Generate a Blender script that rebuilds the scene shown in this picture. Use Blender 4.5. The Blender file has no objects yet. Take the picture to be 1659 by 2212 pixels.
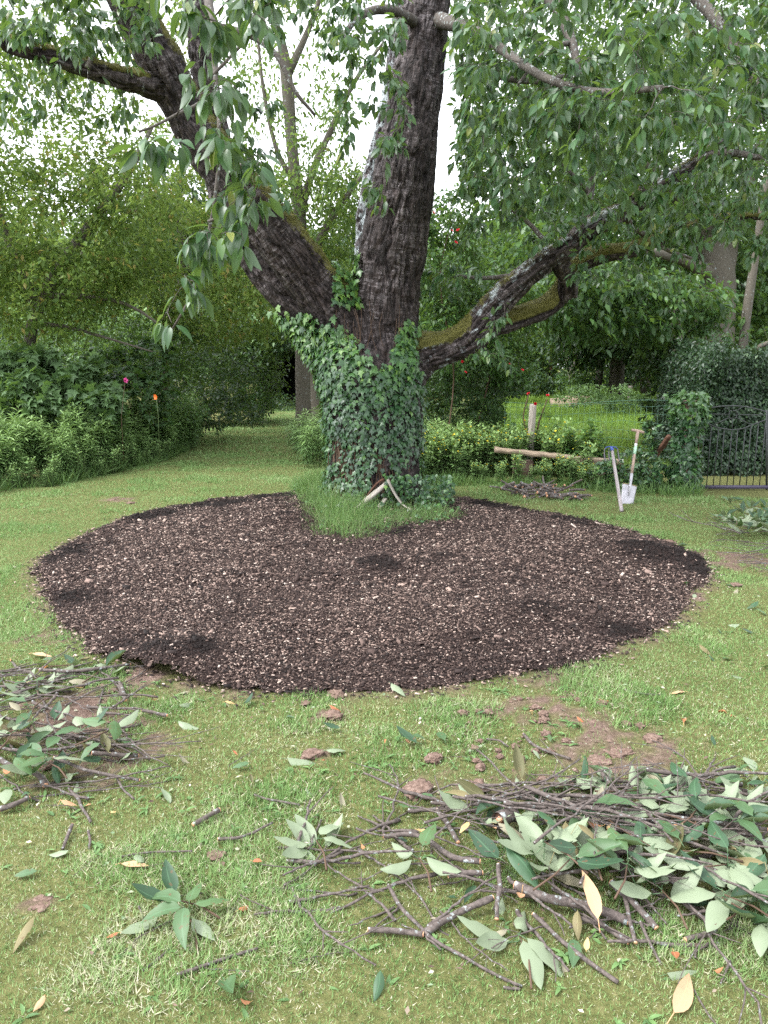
import bpy, math, random
import numpy as np
from mathutils import Vector, Matrix

# ------------------------------------------------------------------ camera, sky, sun, exposure
SC = bpy.context.scene
R_ = math.radians
CAM_H = 1.65; PITCH = 11.0; FPX = 1661.0; CX = 829.5; CY = 1106.0
cd = bpy.data.cameras.new('camera'); cam = bpy.data.objects.new('camera', cd)
SC.collection.objects.link(cam); SC.camera = cam
cam.location = (0, 0, CAM_H); cam.rotation_euler = (R_(90 - PITCH), 0, 0)
cd.sensor_fit = 'VERTICAL'; cd.sensor_height = 36.0; cd.lens = 36.0 * FPX / 2212.0
cd.clip_start = 0.05; cd.clip_end = 600

SUN_EL, SUN_AZ = 54.0, -105.0            # azimuth measured from +Y (view direction) towards +X
W = bpy.data.worlds.new('World'); SC.world = W; W.use_nodes = True
nt = W.node_tree; nt.nodes.clear()
sky = nt.nodes.new('ShaderNodeTexSky'); sky.sky_type = 'NISHITA'; sky.sun_disc = False
sky.sun_elevation = R_(SUN_EL); sky.sun_rotation = R_(SUN_AZ); sky.dust_density = 4; sky.air_density = 1.0
bw = nt.nodes.new('ShaderNodeRGBToBW'); mx = nt.nodes.new('ShaderNodeMixRGB')
mul = nt.nodes.new('ShaderNodeMixRGB'); mul.blend_type = 'MULTIPLY'; mul.inputs[0].default_value = 1
add = nt.nodes.new('ShaderNodeMixRGB'); add.blend_type = 'ADD'; add.inputs[0].default_value = 1
add.inputs[2].default_value = (4.7, 4.85, 5.15, 1)      # the even light of the cloud layer
mul.inputs[2].default_value = (0.98, 0.99, 1.03, 1)
bg = nt.nodes.new('ShaderNodeBackground'); bg.inputs[1].default_value = 0.15
ow = nt.nodes.new('ShaderNodeOutputWorld'); mx.inputs[0].default_value = 0.9
L = nt.links.new
L(sky.outputs[0], bw.inputs[0]); L(sky.outputs[0], mx.inputs[1]); L(bw.outputs[0], mx.inputs[2])
L(mx.outputs[0], mul.inputs[1]); L(mul.outputs[0], add.inputs[1]); L(add.outputs[0], bg.inputs[0]); L(bg.outputs[0], ow.inputs[0])
sl = bpy.data.lights.new('sun', 'SUN'); sl.energy = 1.25; sl.angle = R_(12); sl.color = (1.0, 0.97, 0.93)
so = bpy.data.objects.new('sun', sl); SC.collection.objects.link(so)
_az, _el = R_(SUN_AZ), R_(SUN_EL)
_sd = Vector((math.sin(_az) * math.cos(_el), math.cos(_az) * math.cos(_el), math.sin(_el)))
so.rotation_euler = _sd.to_track_quat('Z', 'Y').to_euler()
vs = SC.view_settings
vs.view_transform = 'Standard'; vs.look = 'None'; vs.exposure = 1.36; vs.gamma = 1.0
SC.cycles.use_denoising = False
SC.cycles.max_bounces = 6; SC.cycles.diffuse_bounces = 3; SC.cycles.transmission_bounces = 4
SC.cycles.glossy_bounces = 2; SC.cycles.transparent_max_bounces = 4

# ------------------------------------------------------------------ pixel <-> world helpers (author's measuring tape)
_cp, _sp = math.cos(R_(PITCH)), math.sin(R_(PITCH))
def ray(px, py):
    x = (px - CX) / FPX; y = -(py - CY) / FPX
    return np.array([x, _cp + y * _sp, -_sp + y * _cp])
def at(px, py, Y):
    d = ray(px, py); return np.array([0, 0, CAM_H]) + d * (Y / d[1])
def G(px, py, z=0.0):
    d = ray(px, py); t = (z - CAM_H) / d[2]; return np.array([0, 0, CAM_H]) + d * t
def mpp(P):      # metres per photo pixel at point P
    P = np.asarray(P); return (P[1] * _cp + (CAM_H - P[2]) * _sp) / FPX

rng = np.random.default_rng(7)
def nrm(a):
    a = np.asarray(a, float); return a / np.maximum(np.linalg.norm(a, axis=-1, keepdims=True), 1e-9)

# ------------------------------------------------------------------ numpy noise
def _hash(i, j, k, s):
    h = (i.astype(np.int64) * 374761393 + j.astype(np.int64) * 668265263 + k.astype(np.int64) * 2147483647 + s * 1274126177) & 0xffffffff
    h = ((h ^ (h >> 13)) * 1274126177) & 0xffffffff
    h = (h ^ (h >> 16)) & 0xffffffff
    h = (h * 2246822519) & 0xffffffff
    return ((h ^ (h >> 15)) & 0xffffff) / float(0xffffff)
def vn(p, s=0):
    p = np.asarray(p, float)
    if p.shape[-1] == 2: p = np.concatenate([p, np.zeros(p.shape[:-1] + (1,))], -1)
    f = np.floor(p); t = p - f; t = t * t * (3 - 2 * t); f = f.astype(np.int64)
    i, j, k = f[..., 0], f[..., 1], f[..., 2]; r = 0
    for a in (0, 1):
        wa = t[..., 0] if a else 1 - t[..., 0]
        for b in (0, 1):
            wb = t[..., 1] if b else 1 - t[..., 1]
            for c in (0, 1):
                wc = t[..., 2] if c else 1 - t[..., 2]
                r = r + wa * wb * wc * _hash(i + a, j + b, k + c, s)
    return r
def fbm(p, o=4, s=0):
    p = np.asarray(p, float); r = 0; a = 0.5; n = 0
    for q in range(o):
        r = r + a * vn(p * 2 ** q, s + q * 17); n += a; a *= .5
    return r / n
def sst(a, b, x):
    t = np.clip((x - a) / (b - a), 0, 1); return t * t * (3 - 2 * t)
def inpoly(P, poly):
    x, y = P[:, 0], P[:, 1]; r = np.zeros(len(P), bool); n = len(poly)
    for i in range(n):
        x0, y0 = poly[i][0], poly[i][1]; x1, y1 = poly[(i + 1) % n][0], poly[(i + 1) % n][1]
        c = ((y0 > y) != (y1 > y)) & (x < (x1 - x0) * (y - y0) / (y1 - y0 + 1e-12) + x0)
        r ^= c
    return r

# ------------------------------------------------------------------ object helpers
COL = SC.collection
def tag(o, label=None, cat=None, group=None, kind=None):
    if label: o['label'] = label
    if cat: o['category'] = cat
    if group: o['group'] = group
    if kind: o['kind'] = kind
    return o
def empty(name, loc=(0, 0, 0), label=None, cat=None, group=None):
    o = bpy.data.objects.new(name, None); COL.objects.link(o); o.location = loc; o.empty_display_size = .1
    return tag(o, label, cat, group)
def mkmesh(name, V, loops, starts, totals, smooth=True, attrs=None):
    me = bpy.data.meshes.new(name)
    me.vertices.add(len(V)); me.vertices.foreach_set('co', np.ascontiguousarray(V, dtype=np.float32).ravel())
    me.loops.add(len(loops)); me.loops.foreach_set('vertex_index', np.ascontiguousarray(loops, dtype=np.int32))
    me.polygons.add(len(starts)); me.polygons.foreach_set('loop_start', np.ascontiguousarray(starts, dtype=np.int32))
    me.update(calc_edges=True)
    if smooth: me.polygons.foreach_set('use_smooth', np.ones(len(starts), bool))
    for k, v in (attrs or {}).items():
        if v.ndim == 1:
            a = me.attributes.new(k, 'FLOAT', 'POINT'); a.data.foreach_set('value', np.ascontiguousarray(v, dtype=np.float32))
        else:
            a = me.attributes.new(k, 'FLOAT_VECTOR', 'POINT'); a.data.foreach_set('vector', np.ascontiguousarray(v, dtype=np.float32).ravel())
    return me
def addobj(name, me, mat=None, parent=None, loc=None):
    if mat is not None and len(me.materials) == 0:
        me.materials.append(mat)
    o = bpy.data.objects.new(name, me); COL.objects.link(o)
    if parent is not None: o.parent = parent
    if loc is not None: o.location = loc
    return o
def copy_tree(o, parent=None):
    c = o.copy(); COL.objects.link(c); c.parent = parent
    for ch in list(o.children): copy_tree(ch, c)
    return c

class Tm:    # template: verts, faces, per-vertex luv
    def __init__(s, V, F, luv=None):
        s.V = np.array(V, float); s.loops = np.array([i for f in F for i in f], int)
        s.tot = np.array([len(f) for f in F], int); s.st = np.concatenate([[0], np.cumsum(s.tot)[:-1]])
        s.luv = np.array(luv, float) if luv is not None else s.V.copy()

class Soup:
    def __init__(s): s.V = []; s.L = []; s.S = []; s.T = []; s.tint = []; s.luv = []; s.nv = 0; s.nl = 0
    def raw(s, V, loops, st, tot, tint, luv):
        s.V.append(V); s.L.append(loops + s.nv); s.S.append(st + s.nl); s.T.append(tot); s.tint.append(tint); s.luv.append(luv)
        s.nv += len(V); s.nl += len(loops)
    def add(s, tm, loc, D, N, size, tint, wid=None):
        n = len(loc)
        if n == 0: return s
        y = nrm(D); z = N - (N * y).sum(-1, keepdims=True) * y; z = nrm(z); x = np.cross(y, z)
        size = np.broadcast_to(np.asarray(size, float), (n,))
        wx = size if wid is None else size * np.broadcast_to(np.asarray(wid, float), (n,))
        t = tm.V; k = len(t)
        V = (loc[:, None, :] + (t[None, :, 0, None] * wx[:, None, None]) * x[:, None, :]
             + (t[None, :, 1, None] * size[:, None, None]) * y[:, None, :] + (t[None, :, 2, None] * size[:, None, None]) * z[:, None, :])
        off = np.arange(n) * k; lo = (tm.loops[None] + off[:, None]).ravel()
        st = (tm.st[None] + (np.arange(n) * len(tm.loops))[:, None]).ravel(); tot = np.tile(tm.tot, n)
        s.raw(V.reshape(-1, 3), lo, st, tot, np.repeat(np.broadcast_to(tint, (n,)), k), np.tile(tm.luv, (n, 1)))
        return s
    def mesh(s, name, smooth=True):
        return mkmesh(name, np.concatenate(s.V), np.concatenate(s.L), np.concatenate(s.S), np.concatenate(s.T), smooth,
                      {'tint': np.concatenate(s.tint), 'luv': np.concatenate(s.luv)})
    def build(s, name, mat, parent=None, smooth=True):
        return addobj(name, s.mesh(name, smooth), mat, parent)

def leaf_t(w=.45, rows=5, fold=.18, curl=.25, tip=.75, wave=0.0):
    V = []; luv = []; F = []
    ys = np.linspace(0, 1, rows + 1)
    for i, y in enumerate(ys):
        hw = w / 2 * (math.sin(math.pi * y ** tip)) ** .85 if 0 < i < rows else 0
        zc = -curl * y * y
        if i in (0, rows):
            V.append((0, y, zc)); luv.append((0, y, 0))
        else:
            zz = fold * hw + wave * math.sin(y * 17)
            V += [(-hw, y, zc + zz), (0, y, zc), (hw, y, zc + zz)]
            luv += [(-1, y, 0), (0, y, 0), (1, y, 0)]
    F.append((0, 2, 1)); F.append((0, 3, 2))
    for i in range(rows - 2):
        a = 1 + 3 * i; F.append((a, a + 1, a + 4, a + 3)); F.append((a + 1, a + 2, a + 5, a + 4))
    a = 1 + 3 * (rows - 2); e = len(V) - 1
    F.append((a, a + 1, e)); F.append((a + 1, a + 2, e))
    return Tm(V, F, luv)
LEAF = leaf_t(.41, 6, .25, .3); LEAF2 = leaf_t(.42, 5, .35, .45); LEAF3 = leaf_t(.48, 6, .1, -.1, .8, .02)
LEAFM = leaf_t(.46, 3, .22, .2)
LEAFL = Tm([(0, 0, 0), (-.24, .45, .05), (0, 1, -.12), (.24, .45, .05)], [(0, 2, 1), (0, 3, 2)], [(0, 0, 0), (-1, .45, 0), (0, 1, 0), (1, .45, 0)])
LANCE = leaf_t(.2, 4, .3, .45, .8)
_iv = [(0, 0), (-.12, -.1), (-.34, -.06), (-.3, .14), (-.5, .36), (-.22, .45), (-.18, .62), (0, 1), (.18, .62), (.22, .45), (.5, .36), (.3, .14), (.34, -.06), (.12, -.1)]
IVY = Tm([(x, y, -.12 * (x * x * 2 + y * y)) for x, y in _iv] + [(0, .3, .03)], [(i, 14, (i + 1) % 14) for i in range(14)], [(x * 2, y, 0) for x, y in _iv] + [(0, .3, 0)])
_pl = []
for k in range(7):
    a = math.pi * (k / 6 * 1.5 - .25)
    _pl.append((math.cos(a), math.sin(a), 1.0 if k in (1, 2, 3, 4, 5) else .75))
_o = [(0, -.02)]
for k in range(5):
    a = math.radians(-20 + 55 * k); r = [.55, .8, .95, .8, .55][k]
    for da, rr in ((-14, .62), (0, 1), (14, .62)):
        _o.append((math.cos(a + math.radians(da)) * r * rr, .15 + math.sin(a + math.radians(da)) * r * rr))
PALM = Tm([(x, y, -.15 * (x * x + y * y)) for x, y in _o] + [(0, .25, .03)], [((i + 1) % len(_o), i, len(_o)) for i in range(len(_o))], [(x, y, 0) for x, y in _o] + [(0, .25, 0)])
BLADE = Tm([(-.5, 0, 0), (.5, 0, 0), (-.35, .5, .06), (.35, .5, .06), (0, 1, .22)], [(0, 1, 3, 2), (2, 3, 4)])
BLADE1 = Tm([(-.5, 0, 0), (.5, 0, 0), (0, 1, .1)], [(0, 1, 2)])
CHIP = Tm([(-.5, 0, -.5), (.5, 0, -.5), (.4, 1, -.5), (-.5, .9, -.5), (-.4, .05, .5), (.5, 0, .4), (.45, .9, .5), (-.4, 1, .35)],
          [(4, 5, 6, 7), (0, 1, 5, 4), (1, 2, 6, 5), (2, 3, 7, 6), (3, 0, 4, 7)])

def tubes(P, Rd, sides=5, name='branches', cap=True):
    """P (M,K,3) paths, Rd (M,K) radii -> V, loops, st, tot, luv(bark coords)"""
    P = np.asarray(P, float); Rd = np.asarray(Rd, float); M, K, _ = P.shape
    T = np.empty_like(P); T[:, 1:-1] = P[:, 2:] - P[:, :-2]; T[:, 0] = P[:, 1] - P[:, 0]; T[:, -1] = P[:, -1] - P[:, -2]; T = nrm(T)
    mean = nrm(P[:, -1] - P[:, 0] + 1e-6); ref = np.where(np.abs(mean[:, 2:3]) > .8, np.array([[1., 0, 0]]), np.array([[0, 0, 1.]]))
    U = np.cross(T, ref[:, None, :]); U = nrm(U); Vv = np.cross(T, U)
    a = np.arange(sides) / sides * 2 * np.pi; ca, sa = np.cos(a), np.sin(a)
    off = (U[:, :, None, :] * ca[None, None, :, None] + Vv[:, :, None, :] * sa[None, None, :, None])
    V = P[:, :, None, :] + off * Rd[:, :, None, None]
    ln = np.concatenate([np.zeros((M, 1)), np.cumsum(np.linalg.norm(P[:, 1:] - P[:, :-1], axis=-1), 1)], 1)
    luv = np.stack([np.broadcast_to(ca[None, None], (M, K, sides)) * Rd[:, :, None] , np.broadcast_to(sa[None, None], (M, K, sides)) * Rd[:, :, None],
                    np.broadcast_to((ln + np.arange(M)[:, None] * .37)[:, :, None], (M, K, sides))], -1)
    i = np.arange(K - 1)[:, None] * sides; j = np.arange(sides)[None]; jn = (j + 1) % sides
    q = np.stack([i + j, i + jn, i + sides + jn, i + sides + j], -1).reshape(-1, 4)
    loops = q.ravel(); tot = np.full(len(q), 4)
    if cap:
        loops = np.concatenate([loops, np.arange(sides)[::-1], np.arange(sides) + (K - 1) * sides]); tot = np.concatenate([tot, [sides, sides]])
    st = np.concatenate([[0], np.cumsum(tot)[:-1]])
    nl = len(loops); k = K * sides
    lo = (loops[None] + (np.arange(M) * k)[:, None]).ravel(); ss = (st[None] + (np.arange(M) * nl)[:, None]).ravel(); tt = np.tile(tot, M)
    return V.reshape(-1, 3), lo, ss, tt, luv.reshape(-1, 3)
def soup_tube(sp, pts, rad, sides=8, tint=.5, cap=True):
    pts = np.asarray(pts, float); rad = np.broadcast_to(np.asarray(rad, float), (len(pts),))
    V, lo, ss, tt, luv = tubes(pts[None], rad[None], sides, cap=cap)
    sp.raw(V, lo, ss, tt, np.full(len(V), tint), luv); return sp
def spline(pts, n):
    pts = np.asarray(pts, float)
    if len(pts) < 3:
        t = np.linspace(0, 1, n)[:, None]; return pts[0] * (1 - t) + pts[-1] * t
    d = np.concatenate([[0], np.cumsum(np.linalg.norm(np.diff(pts[:, :3], axis=0), axis=1))]); P = pts
    m = np.empty_like(P); m[1:-1] = (P[2:] - P[:-2]) / (d[2:] - d[:-2])[:, None]; m[0] = (P[1] - P[0]) / (d[1] - d[0]); m[-1] = (P[-1] - P[-2]) / (d[-1] - d[-2])
    s = np.linspace(0, d[-1], n); k = np.clip(np.searchsorted(d, s, side='right') - 1, 0, len(P) - 2)
    h = (d[k + 1] - d[k]); t = ((s - d[k]) / h)[:, None]; h = h[:, None]
    return ((2 * t**3 - 3 * t**2 + 1) * P[k] + (t**3 - 2 * t**2 + t) * h * m[k] + (-2 * t**3 + 3 * t**2) * P[k + 1] + (t**3 - t**2) * h * m[k + 1])

# ------------------------------------------------------------------ materials
class NT:
    def __init__(s, name):
        s.m = bpy.data.materials.new(name); s.m.use_nodes = True; s.t = s.m.node_tree; s.t.nodes.clear()
        s.out = s.t.nodes.new('ShaderNodeOutputMaterial')
    def n(s, ty, **kw):
        o = s.t.nodes.new('ShaderNode' + ty)
        for k, v in kw.items():
            if k.startswith('i'):
                o.inputs[int(k[1:])].default_value = v
            else: setattr(o, k, v)
        return o
    def l(s, a, b): s.t.links.new(a, b)
    def attr(s, name): return s.n('Attribute', attribute_name=name)
    def ramp(s, fac, stops):
        r = s.n('ValToRGB'); e = r.color_ramp.elements
        while len(e) < len(stops): e.new(.5)
        for el, (p, c) in zip(e, stops): el.position = p; el.color = (*c, 1) if len(c) == 3 else c
        s.l(fac, r.inputs[0]); return r.outputs[0]
    def noise(s, vec, scale, detail=4, rough=.55, scl=None, dist=0):
        if scl is not None:
            mp = s.n('Mapping'); mp.inputs['Scale'].default_value = scl; s.l(vec, mp.inputs[0]); vec = mp.outputs[0]
        n = s.n('TexNoise'); n.inputs['Scale'].default_value = scale; n.inputs['Detail'].default_value = detail
        n.inputs['Roughness'].default_value = rough; n.inputs['Distortion'].default_value = dist
        s.l(vec, n.inputs['Vector']); return n.outputs[0]
    def math(s, op, a, b=None, clamp=False):
        m = s.n('Math', operation=op, use_clamp=clamp)
        for i, v in enumerate((a, b)):
            if v is None: continue
            if isinstance(v, (int, float)): m.inputs[i].default_value = v
            else: s.l(v, m.inputs[i])
        return m.outputs[0]
    def mix(s, f, a, b, mode='MIX'):
        m = s.n('MixRGB', blend_type=mode)
        for i, v in enumerate((f, a, b)):
            if isinstance(v, (int, float)): m.inputs[i].default_value = v
            elif isinstance(v, tuple): m.inputs[i].default_value = (*v, 1)
            else: s.l(v, m.inputs[i])
        return m.outputs[0]
    def bsdf(s, col, rough=.7, spec=.3, bump=None, bs=.3, bd=.01, metal=0):
        b = s.n('BsdfPrincipled'); b.inputs['Metallic'].default_value = metal
        if isinstance(col, tuple): b.inputs['Base Color'].default_value = (*col, 1)
        else: s.l(col, b.inputs['Base Color'])
        if isinstance(rough, (int, float)): b.inputs['Roughness'].default_value = rough
        else: s.l(rough, b.inputs['Roughness'])
        b.inputs['Specular IOR Level'].default_value = spec
        if bump is not None:
            bp = s.n('Bump'); bp.inputs['Strength'].default_value = bs; bp.inputs['Distance'].default_value = bd
            s.l(bump, bp.inputs['Height']); s.l(bp.outputs[0], b.inputs['Normal'])
        return b
    def done(s, sh): s.l(sh.outputs[0], s.out.inputs[0]); return s.m

def leaf_mat(name, stops, under=None, trans=.3, rough=.42, spec=.35, tcol=None, veins=False, spots=False):
    k = NT(name); t = k.attr('tint').outputs['Fac']; c = k.ramp(t, stops)
    if veins:
        luv = k.attr('luv').outputs['Vector']; sx = k.n('SeparateXYZ'); k.l(luv, sx.inputs[0])
        ax = k.math('ABSOLUTE', sx.outputs[0])
        mid = k.math('SUBTRACT', 1, k.math('MULTIPLY', ax, 7), True)
        ph = k.math('SUBTRACT', k.math('MULTIPLY', sx.outputs[1], 60), k.math('MULTIPLY', ax, 14))
        vv = k.math('POWER', k.math('ABSOLUTE', k.math('SINE', ph)), 10)
        vm = k.math('MAXIMUM', mid, k.math('MULTIPLY', vv, .35))
        c = k.mix(k.math('MULTIPLY', vm, .45), c, tuple(min(1, x * 2.4 + .02) for x in stops[1][1]))
    if spots:
        g = k.n('NewGeometry'); nz = k.noise(g.outputs['Position'], 60, 2)
        c = k.mix(k.math('MULTIPLY', k.math('GREATER_THAN', nz, .66), .6), c, (.12, .06, .03))
    top = c
    if under:
        g2 = k.n('NewGeometry'); c = k.mix(g2.outputs['Backfacing'], c, under)
    b = k.bsdf(c, rough, spec)
    if trans <= 0: return k.done(b)
    tr = k.n('BsdfTranslucent')
    tc = k.mix(.65, top, tcol or (.2, .32, .04)); k.l(tc, tr.inputs[0])
    ms = k.n('MixShader'); ms.inputs[0].default_value = trans; k.l(b.outputs[0], ms.inputs[1]); k.l(tr.outputs[0], ms.inputs[2])
    return k.done(ms)

M = {}
M['cherry_leaf'] = leaf_mat('cherry_leaf', [(0, (.018, .05, .02)), (.5, (.032, .085, .026)), (.85, (.07, .145, .035)), (1, (.18, .2, .04))], (.08, .135, .07), .30, .38, .45, veins=True)
M['cut_leaf'] = leaf_mat('cut_leaf', [(0, (.022, .05, .026)), (.5, (.036, .08, .038)), (1, (.075, .13, .05))], (.20, .245, .155), .12, .5, .35, veins=True, spots=True)
M['wilted_leaf'] = leaf_mat('wilted_leaf', [(0, (.06, .07, .03)), (.5, (.12, .11, .05)), (1, (.2, .16, .08))], (.24, .22, .15), .1, .6, .3, veins=True, spots=True)
M['dry_leaf'] = leaf_mat('dry_leaf', [(0, (.25, .08, .04)), (.5, (.36, .17, .08)), (.8, (.45, .30, .19)), (1, (.5, .4, .14))], None, .15, .6, .25, (.5, .25, .05), veins=True)
M['ivy_leaf'] = leaf_mat('ivy_leaf', [(0, (.022, .055, .026)), (.4, (.038, .095, .036)), (.8, (.075, .17, .04)), (1, (.15, .27, .05))], (.12, .2, .09), .12, .33, .5, veins=False)
M['yellow_green'] = leaf_mat('yellow_green', [(0, (.055, .11, .03)), (.5, (.11, .185, .04)), (.85, (.17, .24, .055)), (1, (.28, .22, .06))], None, .45, .5, .3, (.26, .36, .07))
M['mid_green'] = leaf_mat('mid_green', [(0, (.016, .045, .015)), (.5, (.038, .095, .024)), (1, (.09, .18, .04))], (.07, .13, .055), .33, .42, .4)
M['dark_green'] = leaf_mat('dark_green', [(0, (.012, .03, .013)), (.6, (.024, .058, .022)), (1, (.05, .1, .03))], None, .2, .45, .35)
M['herb'] = leaf_mat('herb', [(0, (.08, .155, .055)), (.5, (.155, .27, .095)), (1, (.27, .41, .14))], (.12, .2, .09), .3, .45, .35)
M['lime'] = leaf_mat('lime', [(0, (.09, .18, .035)), (.5, (.18, .32, .06)), (1, (.32, .44, .1))], None, .4, .5, .3, (.3, .42, .05))  # raised bright green, puts a sunlit look of the far clearing into the colour
M['hedge_leaf'] = leaf_mat('hedge_leaf', [(0, (.010, .026, .012)), (.6, (.022, .052, .022)), (1, (.06, .11, .045))], (.04, .07, .04), .1, .42, .4)
M['grass'] = leaf_mat('grass', [(0, (.07, .145, .04)), (.4, (.15, .255, .08)), (.7, (.26, .37, .15)), (.85, (.40, .40, .25)), (1, (.62, .58, .43))], None, .3, .6, .2, (.24, .38, .12))
M['long_grass'] = leaf_mat('long_grass', [(0, (.07, .14, .04)), (.5, (.12, .22, .07)), (.85, (.2, .3, .11)), (1, (.42, .4, .24))], None, .3, .55, .25)
M['petal_red'] = leaf_mat('petal_red', [(0, (.45, .008, .02)), (1, (.7, .03, .06))], None, .2, .5, .3, (.8, .03, .05))
M['petal_pink'] = leaf_mat('petal_pink', [(0, (.75, .06, .35)), (1, (.85, .2, .5))], None, .2, .5, .3, (.9, .1, .4))
M['petal_orange'] = leaf_mat('petal_orange', [(0, (.8, .15, .03)), (1, (.85, .25, .05))], None, .2, .5, .3, (.9, .3, .05))
M['petal_yellow'] = leaf_mat('petal_yellow', [(0, (.75, .55, .02)), (1, (.85, .7, .05))], None, .2, .5, .3, (.9, .7, .05))
M['petal_white'] = leaf_mat('petal_white', [(0, (.7, .72, .68)), (1, (.8, .8, .78))], None, .2, .5, .3, (.8, .8, .7))

def bark_mat(name, dark, mid, pale, moss=True, lichen=True, band=1.0):
    k = NT(name); bc = k.attr('luv').outputs['Vector']
    plates = k.noise(bc, 11, 7, .70, (1.0, 1.0, .30), .9)
    bands = k.noise(bc, 17, 6, .75, (.3, .3, 2.0), .8)
    cr = k.noise(bc, 17, 4, .6, (1.0, 1.0, .25), .8)
    crk = k.math('SUBTRACT', 1, k.math('MULTIPLY', k.math('ABSOLUTE', k.math('SUBTRACT', cr, .5)), 16), True)
    fine = k.noise(bc, 110, 3, .6, (1, 1, .8))
    mask = k.noise(bc, 5, 3, .5, (1, 1, .5))
    c = k.ramp(plates, [(.34, dark), (.5, mid), (.72, tuple(x * 1.35 for x in mid))])
    bm = k.ramp(bands, [(.47, (0, 0, 0)), (.58, (1, 1, 1))])
    bmask = k.math('MULTIPLY', bm, k.math('MULTIPLY', k.ramp(plates, [(.42, (0, 0, 0)), (.55, (1, 1, 1))]), k.ramp(mask, [(.35, (.1, .1, .1)), (.6, (1, 1, 1))])))
    c = k.mix(k.math('MULTIPLY', bmask, .95 * band), c, pale)
    c = k.mix(.35, c, k.ramp(fine, [(.3, (.4, .4, .4)), (.7, (1.2, 1.2, 1.2))]), 'MULTIPLY')
    c = k.mix(k.math('MULTIPLY', crk, .8), c, tuple(x * .35 for x in dark))
    h = k.math('ADD', k.math('SUBTRACT', plates, k.math('MULTIPLY', crk, .35)), k.math('ADD', k.math('MULTIPLY', bands, .3), k.math('MULTIPLY', fine, .12)))
    if lichen:
        ln = k.noise(bc, 9, 6, .7, (1, 1, .8)); la = k.attr('lichen').outputs['Fac']
        lm = k.math('MULTIPLY', k.math('SUBTRACT', k.math('ADD', ln, la), 1.0), 14, True)
        spk = k.noise(bc, 60, 4, .7)
        lc = k.ramp(spk, [(.3, (.16, .18, .18)), (.5, (.36, .40, .41)), (.7, (.55, .6, .6))])
        c = k.mix(lm, c, lc); h = k.math('ADD', h, k.math('MULTIPLY', lm, k.math('MULTIPLY', spk, .5)))
    if moss:
        mn = k.noise(bc, 11, 6, .7); ma = k.attr('moss').outputs['Fac']
        mm = k.math('MULTIPLY', k.math('SUBTRACT', k.math('ADD', mn, ma), 1.0), 6, True)
        mf = k.noise(bc, 150, 4, .7)
        mc = k.ramp(mf, [(.3, (.05, .05, .012)), (.5, (.15, .145, .035)), (.75, (.3, .27, .08))])
        c = k.mix(mm, c, mc); h = k.math('ADD', h, k.math('MULTIPLY', mm, k.math('MULTIPLY', mf, .8)))
    b = k.bsdf(c, .68, .35, h, .9, .028)
    return k.done(b)
M['bark'] = bark_mat('cherry_bark', (.011, .007, .007), (.044, .031, .028), (.25, .22, .225))
M['twig_bark'] = None
def twig_mat(name, dark, mid, lich):
    k = NT(name); bc = k.attr('luv').outputs['Vector']; n = k.noise(bc, 25, 5, .65); n2 = k.noise(bc, 70, 4, .7)
    c = k.ramp(n2, [(.3, dark), (.65, mid)]); m = k.ramp(n, [(lich, (0, 0, 0)), (lich + .06, (1, 1, 1))])
    c = k.mix(m, c, k.ramp(n2, [(.35, (.2, .23, .22)), (.65, (.42, .46, .46))]))
    return k.done(k.bsdf(c, .8, .25, n2, .6, .004))
M['twig_bark'] = twig_mat('twig_bark', (.035, .03, .026), (.12, .105, .09), .58)
M['cut_bark'] = twig_mat('cut_bark', (.035, .028, .025), (.135, .11, .098), .56)
M['far_bark'] = twig_mat('far_bark', (.05, .045, .035), (.13, .115, .09), .62)
M['stem'] = NT('green_stem').m
_k = NT('green_stem_a'); M['stem'] = _k.done(_k.bsdf((.09, .13, .05), .6, .3))
_k = NT('brown_stem'); M['brown_stem'] = _k.done(_k.bsdf((.09, .055, .035), .7, .3))

def wood_mat(name, a, b, sc=(1, 1, .08), rough=.8):
    k = NT(name); bc = k.attr('luv').outputs['Vector']; n = k.noise(bc, 90, 5, .65, sc, .4); n2 = k.noise(bc, 6, 3, .6)
    c = k.ramp(n, [(.3, a), (.62, b)]); c = k.mix(.35, c, k.ramp(n2, [(.3, (.55, .55, .55)), (.7, (1.2, 1.2, 1.2))]), 'MULTIPLY')
    return k.done(k.bsdf(c, rough, .25, n, .5, .004))
M['grey_wood'] = wood_mat('grey_wood', (.16, .14, .12), (.42, .38, .33))
M['sleeper'] = wood_mat('sleeper_wood', (.07, .05, .035), (.36, .28, .2), (1.6, 1.6, .12))
M['handle_wood'] = wood_mat('handle_wood', (.28, .2, .16), (.42, .31, .25), rough=.6)
M['grey_handle'] = wood_mat('grey_handle', (.2, .175, .17), (.36, .32, .32), rough=.65)
M['cut_wood'] = wood_mat('cut_wood', (.42, .2, .11), (.62, .36, .22), (1, 1, .6))
M['brown_wood'] = wood_mat('brown_wood', (.06, .03, .02), (.14, .07, .045))
def simple(name, col, rough=.6, metal=0, spec=.4, var=.3, sc=30):
    k = NT(name); g = k.n('TexCoord').outputs['Object']; n = k.noise(g, sc, 4, .6)
    c = k.mix(1.0, (col[0], col[1], col[2]), k.ramp(n, [(.3, (1 - var,) * 3), (.7, (1 + var * .5,) * 3)]), 'MULTIPLY')
    return k.done(k.bsdf(c, rough, spec, n, .2, .002, metal))
M['steel'] = simple('worn_steel', (.42, .41, .44), .5, .35, .5, .25, 14)
M['iron'] = simple('painted_iron', (.045, .05, .05), .5, .2, .4, .4)
M['blue'] = simple('blue_paint', (.05, .09, .34), .45)
M['tine'] = simple('tine_metal', (.16, .15, .17), .5, .5)
M['green_tape'] = simple('pale_green_label', (.45, .68, .5), .5)
M['white_tape'] = simple('white_tape', (.75, .75, .75), .5)
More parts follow.
